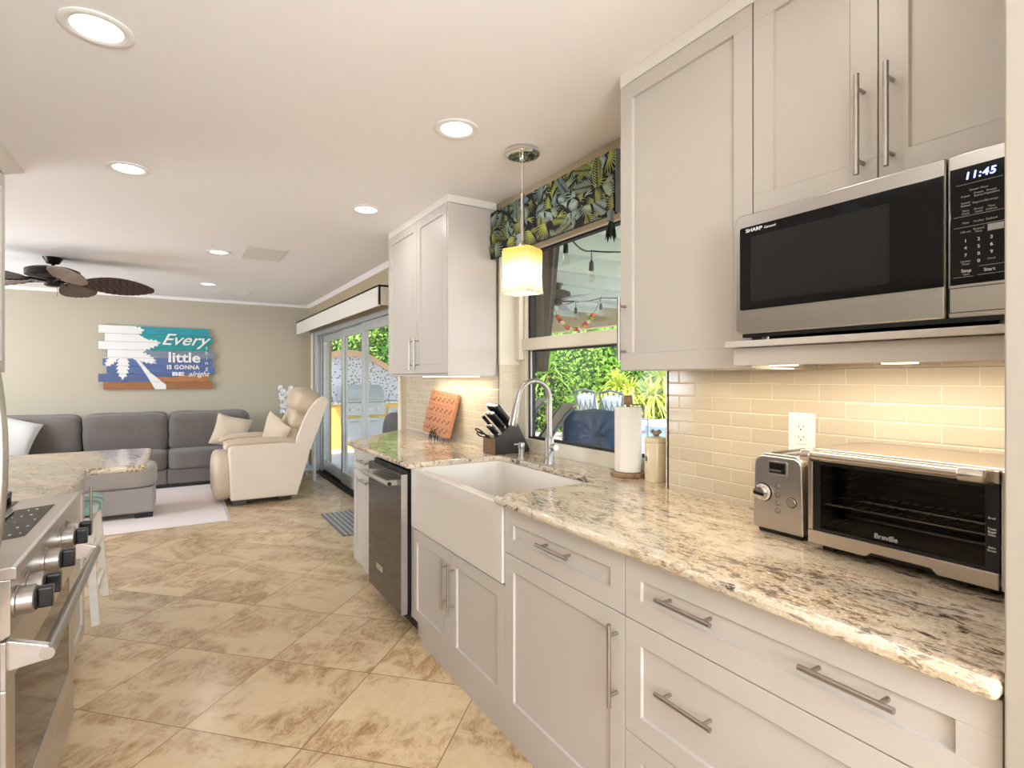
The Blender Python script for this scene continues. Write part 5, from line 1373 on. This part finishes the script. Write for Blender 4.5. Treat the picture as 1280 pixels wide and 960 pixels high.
# ------------------------------------------------------------------ outdoors
def leaves(m, mat, n, sampler, size, rnd, aspect=.5, core=None):
    m.use(mat)
    for _ in range(n):
        p, nrm_ = sampler(rnd)
        d = Vector((rnd.gauss(0, 1), rnd.gauss(0, 1), rnd.gauss(0, 1))) + nrm_ * .8
        d.normalize(); u = d.orthogonal().normalized(); u = (Matrix.Rotation(rnd.uniform(0, 6.28), 3, d) @ u); v = d.cross(u)
        s_ = size * rnd.uniform(.6, 1.3)
        m.poly([p - u * s_, p + v * s_ * aspect, p + u * s_, p - v * s_ * aspect])
def shrub(name, c, r, n, size, mat, lab, cat='shrub', seed=0, group=None):
    rnd = random.Random(seed); c = Vector(c)
    t = thing(name, (c.x, c.y, -.05), lab, cat, group)
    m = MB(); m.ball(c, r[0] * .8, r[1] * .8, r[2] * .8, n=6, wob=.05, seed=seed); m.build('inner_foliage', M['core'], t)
    def smp(rn):
        d = Vector((rn.gauss(0, 1), rn.gauss(0, 1), rn.gauss(0, 1))).normalized(); k = rn.uniform(.78, 1.04) * (1 + .09 * math.sin(d.x * 7 + seed) * math.sin(d.z * 6 + d.y * 5))
        return c + Vector((d.x * r[0] * k, d.y * r[1] * k, d.z * r[2] * k)), d
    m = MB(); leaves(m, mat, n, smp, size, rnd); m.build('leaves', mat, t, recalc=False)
    return t
s = N('pale_paver'); sp = s.n('ShaderNodeTexBrick'); sp.inputs['Scale'].default_value = 1.0; sp.inputs['Brick Width'].default_value = .22; sp.inputs['Row Height'].default_value = .11
sp.inputs['Mortar Size'].default_value = .006; sp.inputs[1].default_value = c4(srgb(206, 190, 182)); sp.inputs[2].default_value = c4(srgb(222, 208, 200)); sp.inputs[3].default_value = c4(srgb(180, 168, 160)); s.l(s.pos(), sp.inputs[0])
s.bsdf(sp.outputs[0], .8); M['paver'] = s.m
m = MB(); m.box(1.84, 40, -12, 40, -.30, -.05); struct(m.build('patio_ground', M['paver']))
m = MB(); m.box(1.84, 6.0, -.5, 12.0, 2.62, 2.70); M['pergola'] = simple('weathered_white_green_wood', srgb(196, 212, 196), .7, nscale=3, namp=.12)
t0 = m.build('patio_roof_deck', M['pergola']); struct(t0)
m = MB(); m.box(5.95, 6.10, -.5, 12.0, 2.20, 2.62); tag(struct(m.build('patio_fascia_beam', simple('tan_stucco', srgb(226, 204, 160), .8, nscale=4), bevel=.01)))
for k in range(11):
    y = 1.23 + .61 * k
    m = MB(); m.box(1.96, 5.95, y - .045, y + .045, 2.42, 2.62)
    where = 'nearest of the visible ones' if k == 3 else 'number %d outward from the kitchen window' % (k + 1)
    tag(m.build('rafter', M['pergola'], bevel=.004), 'weathered white rafter under the patio roof', 'rafter', 'rafters under the patio roof')
for y in (.2, 11.5):
    m = MB(); m.box(5.9, 6.1, y - .1, y + .1, -.05, 2.2); tag(m.build('patio_post', M['trim'], bevel=.005), 'square post carrying the ' + ('near' if y < 1 else 'far') + ' end of the patio roof', 'post')
# gathered curtain beside the window
m = MB(); cx_, cy_ = 2.075, 2.955; L_ = []
for z, a in ((2.41, .15), (2.1, .115), (1.8, .085), (1.6, .06), (1.44, .045), (1.40, .04)):
    L_.append([m.bm.verts.new((cx_ + (a * .8 + .010 * math.sin(6 * q)) * math.cos(q), cy_ + (a + .012 * math.sin(7 * q)) * math.sin(q), z)) for q in [2 * math.pi * i / 40 for i in range(40)]])
for A, B in zip(L_, L_[1:]):
    for i in range(40): m.bm.faces.new((A[i], A[(i + 1) % 40], B[(i + 1) % 40], B[i]))
m.bm.faces.new(L_[0]); m.bm.faces.new(L_[-1][::-1])
tag(m.build('patio_curtain', M['curtain'], smooth=True), 'dark gathered canvas hanging outside the window beside its left frame', 'curtain')
# outdoor fan
M['fangrey'] = simple('lavender_grey_blade', srgb(176, 174, 190), .5, nscale=6)
fan('patio_ceiling_fan', (3.64, 4.88, 2.42), 'dark patio ceiling fan with pale grey blades outside the window', .20, .66, .155, (simple('dark_olive_metal', srgb(72, 64, 50), .4, .4, nscale=12), M['fangrey']), 5, -28, .07, False, TL=.12)
# string lights
def string_light(name, pts, bulbs, lab, sag=.0):
    t = thing(name, pts[0], lab, 'string light')
    m = MB(); P = []
    for a, b in zip(pts, pts[1:]):
        a, b = Vector(a), Vector(b)
        for k in range(13):
            f = k / 12; P.append(a.lerp(b, f) - Vector((0, 0, sag * 4 * f * (1 - f))))
    m.tube(P, .006, 6); m.build('cord', M['black'], t)
    for b in bulbs:
        b = Vector(b)
        m = MB(); m.lathe([(.006, b.z + .13), (.018, b.z + .11), (.020, b.z + .05), (.016, b.z + .045), (0, b.z + .045)], (b.x, b.y, 0), 12); m.tube([(b.x, b.y, b.z + .11), (b.x, b.y, b.z + .20)], .004, 5); sk = m.build('socket', M['black'], t, smooth=True)
        m = MB(); m.lathe([(.012, b.z + .045), (.020, b.z + .02), (.029, b.z - .008), (.022, b.z - .036), (0, b.z - .044)], (b.x, b.y, 0), 14); m.build('bulb', M['bulbglass'], sk, smooth=True)
string_light('string_light', [(2.3, 2.4, 2.42), (2.455, 3.18, 2.46), (2.72, 3.20, 2.34), (3.3, 2.6, 2.41)], [(2.455, 3.18, 2.24), (2.72, 3.20, 2.14)], 'black string light cord with clear bulbs under the patio roof, near the window', .05)
string_light('string_light', [(3.9, 6.0, 2.40), (4.15, 5.66, 2.30), (4.41, 5.50, 2.36), (4.69, 5.33, 2.40), (5.4, 4.6, 2.41)], [(4.15, 5.66, 2.10), (4.41, 5.50, 2.15), (4.69, 5.33, 2.20)], 'black string light cord with glowing bulbs beyond the patio fan', .02)
t = thing('flower_garland', (4.37, 5.52, 1.92), 'orange and red flower garland hanging below the patio fan', 'garland')
fm = [simple('garland_' + n_, c_, .8, nscale=30) for n_, c_ in (('orange', srgb(230, 120, 50)), ('red', srgb(190, 50, 50)), ('cream', srgb(240, 220, 190)), ('lime', srgb(170, 190, 80)))]
m = MB(); P0, P1, P2 = Vector((4.19, 5.60, 2.16)), Vector((4.38, 5.50, 1.80)), Vector((4.60, 5.38, 2.18)); rnd = random.Random(4)
for k in range(34):
    f = k / 33; p = P0 * (1 - f) ** 2 + P1 * 2 * f * (1 - f) + P2 * f * f; m.use(fm[k // 2 % 4])
    m.ball(p + Vector((rnd.uniform(-.008, .008),) * 3), .030, .030, .026, n=2, wob=.15, seed=k)
m.build('flowers', None, t)
m = MB(); m.tube([(4.19, 5.60, 2.15), (4.10, 5.66, 2.42)], .004, 5); m.tube([(4.60, 5.38, 2.17), (4.70, 5.33, 2.42)], .004, 5); m.build('cord', M['black'], t)
# patio furniture
M['frame_grey'] = simple('grey_powder_coated_frame', srgb(110, 112, 120), .4, .3, nscale=10)
def armchair(x, y, rz, lab, cush, frame, hb=1.05, lattice=True, name='patio_chair', group=None, tuft=False, w_=.32):
    t = thing(name, (x, y, -.05), lab, 'chair', group, local=True, rotz=rz)
    for sx in (-1, 1):
        m = MB(); m.tube([(sx * w_, -.30, 0), (sx * w_, -.31, .62)], .018, 8); m.build('leg', frame, t, smooth=True)
        m = MB(); m.tube([(sx * w_, .34, 0), (sx * w_, .26, .45), (sx * w_, .36, hb)], .018, 8); m.build('leg', frame, t, smooth=True)
        m = MB(); m.tube([(sx * w_, -.34, .62), (sx * w_, -.1, .65), (sx * w_, .28, .62)], .020, 8); m.build('armrest', frame, t, smooth=True)
    m = MB(); m.box(-w_, w_, -.30, .28, .36, .40); m.build('seat_frame', frame, t)
    m = MB(); m.ball((0, -.02, .46), w_ - .02, .30, .06, e=5, n=6); m.build('seat_cushion', cush, t, smooth=True)
    m = MB(); m.tube([(-w_, .36, hb), (0, .38, hb + .05), (w_, .36, hb)], .020, 8)
    if lattice:
        for k in range(5):
            a = -w_ + 2 * w_ * k / 4
            for s_ in (1, -1):
                b = max(-w_, min(w_, a + s_ * .22)); m.tube([(a, .275, .5), (b, .36, hb)], .009, 6)
    m.build('back_frame', frame, t, smooth=True)
    if tuft:
        m = MB(); n = 24; V = []
        for side in (1, -1):
            rows = []
            for i in range(n + 1):
                row = []
                for j in range(n + 1):
                    u, v = i / n * 2 - 1, j / n * 2 - 1
                    h = (1 - abs(u) ** 5) ** .5 * (1 - abs(v) ** 5) ** .5
                    rr_ = math.hypot(u, v); a = math.atan2(v, u); dip = .75 * math.exp(-(rr_ / .16) ** 2) + .42 * math.exp(-(rr_ / .7) ** 2) * (.5 + .5 * math.cos(11 * a)) * min(1, rr_ * 4)
                    row.append(Vector((u * .34, side * .11 * h * (1 - dip), v * .31)))
                rows.append(row)
            V.append(rows)
        Rm = Matrix.Rotation(R(-12), 3, 'X')
        for rows in V:
            vv = [[m.bm.verts.new(Rm @ p + Vector((0, .18, .73))) for p in row] for row in rows]
            for i in range(n):
                for j in range(n): m.bm.faces.new((vv[i][j], vv[i + 1][j], vv[i + 1][j + 1], vv[i][j + 1]))
        bmesh.ops.remove_doubles(m.bm, verts=m.bm.verts[:], dist=.001)
        m.build('back_cushion', cush, t, smooth=True)
    else:
        m = MB(); m.ball((0, .25, .78), w_ - .03, .05, .32, e=5, n=6, rot=Matrix.Rotation(R(-14), 3, 'X')); m.build('back_cushion', cush, t, smooth=True)
    return t
armchair(3.88, 4.52, R(-42), 'patio chair with a large tufted navy back cushion outside the window', M['bluecushion'], M['frame_grey'], hb=.98, lattice=False, tuft=True, w_=.36)
armchair(7.43, 8.55, R(92), 'grey lattice-backed patio chair with pale cushions, the left of the two near the bushes', M['palecushion'], M['frame_grey'], hb=1.12, w_=.30)
armchair(7.19, 7.50, R(92), 'grey lattice-backed patio chair with pale cushions, the right of the two near the bushes', M['palecushion'], M['frame_grey'], hb=1.12, w_=.30)
def sling(x, y, rz, lab):
    t = thing('sling_lounger', (x, y, -.05), lab, 'lounger', local=True, rotz=rz)
    for sx in (-1, 1):
        m = MB(); m.tube([(sx * .31, -.75, .30), (sx * .31, -.1, .36), (sx * .31, .25, .62), (sx * .31, .52, 1.02), (sx * .31, .60, 1.10)], .018, 8); m.build('side_rail', M['frame_grey'], t, smooth=True)
        m = MB(); m.tube([(sx * .31, -.55, .0), (sx * .31, .0, .36)], .016, 8); m.build('leg', M['frame_grey'], t, smooth=True)
        m = MB(); m.tube([(sx * .31, .45, .0), (sx * .31, .1, .48)], .016, 8); m.build('leg', M['frame_grey'], t, smooth=True)
    m = MB(); P = [(-.75, .30), (-.3, .32), (-.05, .35), (.1, .44), (.27, .62), (.42, .84), (.53, 1.02), (.61, 1.11), (.67, 1.12)]
    A = [[m.bm.verts.new((sx * .30, y_, z_ + o)) for y_, z_ in P] for sx, o in ((-1, .012), (1, .012), (1, 0), (-1, 0))]
    for q in range(4):
        for i in range(len(P) - 1): m.bm.faces.new((A[q][i], A[q][i + 1], A[(q + 1) % 4][i + 1], A[(q + 1) % 4][i]))
    m.build('sling', M['sling'], t, smooth=True)
    return t
sling(3.03, 4.86, R(-118), 'tan sling lounger just left of the navy cushion outside')
sling(3.55, 6.1, R(-118), 'tan and grey sling lounger behind the other, farther from the window')
# raised pool edge
t = thing('raised_pool', (10.6, 6.6, -.05), 'raised pool with a white coping and pale blue tiled side', 'pool')
m = MB(); m.box(8.2, 13.2, 3.2, 8.05, -.05, .38); m.build('basin', simple('pale_blue_pool_tile', srgb(170, 205, 226), .25, nscale=12, namp=.12), t)
m = MB(); m.box(8.1, 13.3, 3.1, 3.5, .38, .46); m.box(8.1, 13.3, 7.75, 8.15, .38, .46); m.box(8.1, 8.5, 3.5, 7.75, .38, .46); m.box(12.9, 13.3, 3.5, 7.75, .38, .46); m.build('coping', M['print_white'], t, bevel=.01)
m = MB(); m.box(8.5, 12.9, 3.5, 7.75, .381, .42); m.build('water', simple('pool_water', srgb(120, 190, 220), .05, nscale=3, namp=.1, bump=.2, bscale=8), t)
# planting
G = 'shrubs along the garden edge'
sh = [(7.4, 13.2, 1.7, 1.5, 1.6, 2.0, 'leaf'), (9.0, 12.0, 1.9, 1.5, 1.6, 2.2, 'leaf'), (10.6, 11.2, 1.8, 1.6, 1.6, 2.1, 'leaf'), (12.3, 10.3, 1.9, 1.7, 1.7, 2.2, 'leaf'), (14.0, 9.2, 1.9, 1.8, 1.8, 2.2, 'leafdark'), (15.8, 7.6, 1.9, 1.9, 1.9, 2.2, 'leafdark'), (6.0, 14.4, 1.9, 1.5, 1.5, 2.1, 'leafdark'), (17, 5.8, 2.0, 2, 2, 2.2, 'leafdark')]
wh = ['leftmost', 'second from the left', 'third from the left', 'fourth from the left', 'fifth', 'sixth', 'behind the grill wall', 'farthest right']
for i, (x, y, z, a, b, c_, mt) in enumerate(sh):
    shrub('garden_shrub', (x, y, z * .75), (a * 1.05, b * 1.05, c_), 15000, .055, M[mt], ('bright green' if mt == 'leaf' else 'dark green') + ' leafy shrub at the garden edge, ' + wh[i], seed=i, group=G)
for i, (x, y, z) in enumerate(((2.2, 15.3, 2.4), (4.2, 15.0, 2.5))):
    shrub('tall_hedge', (x, y, z), (1.5, 1.2, 2.9), 15000, .055, M['leaf'], 'tall clipped green hedge above the grill wall, ' + ('left half' if i == 0 else 'right half'), 'hedge', seed=20 + i)
def dracaena(x, y, h, n, L, mat, lab, seed, ncl=1, name='spiky_plant'):
    rnd = random.Random(seed); t = thing(name, (x, y, -.05), lab, 'plant')
    tops = []
    m = MB()
    for k in range(ncl):
        dx_, dy_ = rnd.uniform(-.35, .35) * (ncl > 1), rnd.uniform(-.35, .35) * (ncl > 1); hh_ = h * rnd.uniform(.55, 1.0)
        m.tube([(x, y, -.05), (x + dx_ * .6, y + dy_ * .6, hh_ * .5), (x + dx_, y + dy_, hh_)], .04, 7); tops.append(Vector((x + dx_, y + dy_, hh_)))
    m.build('stem', M['bark'], t, smooth=True)
    m = MB()
    for T in tops:
        for k in range(n):
            a = rnd.uniform(0, 6.28); el = rnd.uniform(-.15, 1.35); d = Vector((math.cos(a), math.sin(a), 0)); w_ = Vector((-d.y, d.x, 0)); LL = L * rnd.uniform(.7, 1.15); P = []
            for q in range(6):
                f = q / 5; P.append(T + d * (LL * f * math.cos(el) * (1 - .1 * f)) + Vector((0, 0, LL * (math.sin(el) * f - (.45 + .3 * math.cos(el)) * f * f))))
            W4 = [.012, .024, .026, .020, .012, .001]
            for q in range(5): m.poly([P[q] - w_ * W4[q], P[q] + w_ * W4[q], P[q + 1] + w_ * W4[q + 1], P[q + 1] - w_ * W4[q + 1]])
    m.build('leaves', mat, t, recalc=False)
    return t
dracaena(8.95, 9.0, 1.25, 90, .95, M['leafyellow'], 'yellow green spiky plant with arching leaves right of the paper towel', 1, 5)
dracaena(9.85, 8.5, 1.5, 80, 1.0, M['leafyellow'], 'yellow green spiky plant farther right by the pool', 2, 5)
dracaena(8.1, 9.6, 1.0, 70, .8, M['leaf'], 'green spiky plant behind the patio chairs', 3, 3)
dracaena(10.9, 9.3, 2.0, 70, 1.0, M['leafdark'], 'dark green palm behind the yellow spiky plants', 4, 3)
dracaena(7.9, 11.0, 1.6, 60, 1.3, M['leaf'], 'broad arching palm in front of the bright shrubs', 5, 1)

# outdoor kitchen
yk = 10.75
yst = simple('yellow_stucco', srgb(238, 196, 104), .85, nscale=5, namp=.05); peach = simple('peach_trim', srgb(240, 196, 160), .8, nscale=5)
s = N('speckled_terrazzo'); vo = s.n('ShaderNodeTexVoronoi'); vo.inputs['Scale'].default_value = 19; s.l(s.pos(), vo.inputs[0])
spk = s.ramp(vo.outputs['Distance'], [(.30, 0), (.36, 1)]); cc = s.mix(.9, vo.outputs['Color'], (.16, .14, .17)); s.bsdf(s.mix(spk, cc, srgb(226, 222, 226)), .6); M['terrazzo'] = s.m
t = thing('outdoor_kitchen_island', (3.3, yk + .3, -.05), 'yellow stucco outdoor kitchen island with an arched speckled backsplash', 'outdoor kitchen')
m = MB(); m.box(1.98, 2.78, yk, yk + .7, -.05, .83); m.box(2.78, 3.62, yk, yk + .7, -.05, .60); m.box(3.62, 5.0, yk, yk + .7, -.05, .83); m.build('base', yst, t, bevel=.01)
m = MB(); m.box(1.95, 2.78, yk - .04, yk + .7, .83, .87); m.box(3.62, 5.0, yk - .04, yk + .7, .83, .87); m.build('counter', M['terrazzo'], t, bevel=.004)
A_ = [(1.98, .87), (4.2, .87)] + [(4.2 - 2.22 * k / 24, 1.10 + .66 * math.sin(math.pi * (0.06 + .88 * k / 24)) ** .9 + .10 * k / 24) for k in range(25)]
m = MB(); m.prism(A_, 'y', yk + .60, yk + .72); m.build('backsplash', M['terrazzo'], t)
m = MB(); top = A_[2:]; outp = [(x + 0.0, z + .13) for x, z in top]
for i in range(len(top) - 1): m.prism([top[i], top[i + 1], outp[i + 1], outp[i]], 'y', yk + .56, yk + .76)
m.build('arch_trim', peach, t)
m = MB(); m.box(4.2, 5.4, yk + .6, yk + .75, -.05, 1.28); m.build('side_wall', peach, t, bevel=.01)
for x0, x1 in ((2.80, 3.19), (3.21, 3.60)):
    m = MB(); m.box(x0, x1, yk - .02, yk, .08, .55); d = m.build('cabinet_door', M['alu'], t, bevel=.004)
    m = MB(); m.tube([(x0 + .12, yk - .05, .48), (x1 - .12, yk - .05, .48)], .008, 8); m.build('handle', M['steel'], d)
for z in (.30, .48, .66):
    m = MB(); m.box(3.68, 4.2, yk - .02, yk, z - .08, z + .08); d = m.build('drawer', M['alu'], t, bevel=.004)
    m = MB(); m.tube([(3.82, yk - .05, z + .02), (4.06, yk - .05, z + .02)], .008, 8); m.build('handle', M['steel'], d)
t = thing('gas_grill', (3.2, yk + .25, .60), 'built-in stainless gas grill with a domed hood', 'grill')
m = MB(); m.box(2.79, 3.61, yk - .06, yk + .58, .605, .86); b_ = m.build('body', M['alu'], t, bevel=.006)
for k in range(4):
    m = MB(); m.lathe([(.028, -.0), (.028, -.03), (0, -.03)], (2.92 + k * .18, yk - .06, .73), 16, 'y'); m.build('knob', M['nickel'], t, smooth=True)
m = MB(); m.prism([(yk - .06, .862), (yk - .05, 1.0), (yk + .05, 1.14), (yk + .25, 1.21), (yk + .50, 1.20), (yk + .56, .862)], 'x', 2.80, 3.60); h_ = m.build('hood', M['alu'], t, bevel=.02, seg=3, smooth=True)
m = MB(); m.tube([(2.86, yk - .11, .93), (3.54, yk - .11, .93)], .014, 10); m.tube([(2.90, yk - .11, .93), (2.90, yk - .04, .93)], .01, 8); m.tube([(3.50, yk - .11, .93), (3.50, yk - .04, .93)], .01, 8); m.build('handle', M['steel'], h_, smooth=True)
m = MB(); m.lathe([(.035, 0), (.035, -.015), (0, -.016)], (3.2, yk - .0, 1.08), 18, 'y'); m.build('thermometer', M['nickel'], h_, smooth=True)
m = MB(); m.prism([(2.30, .87), (2.62, .87), (2.56, 1.13), (2.50, 1.22), (2.40, 1.13)], 'y', yk + .1, yk + .35)
tag(m.build('grill_cover', M['frame_grey'], bevel=.02, seg=3), 'grey peaked cover standing on the counter left of the grill', 'cover')
t = thing('resin_chair', (2.62, 7.85, -.05), 'dark rounded-back patio chair outside the sliding door', 'chair', local=True, rotz=R(-60))
dk = simple('dark_taupe_resin', srgb(84, 78, 78), .5, nscale=10)
m = MB(); m.ball((0, 0, .42), .23, .23, .03, e=4, n=5); m.build('seat', dk, t, smooth=True)
m = MB(); m.ball((0, .22, .66), .20, .025, .22, e=2.6, n=7, rot=Matrix.Rotation(R(-12), 3, 'X')); m.build('backrest', dk, t, smooth=True)
for sx in (-1, 1):
    for sy in (-1, 1):
        m = MB(); m.tube([(sx * .17, sy * .17, .41), (sx * .22, sy * .22, 0)], .014, 8); m.build('leg', dk, t, smooth=True)
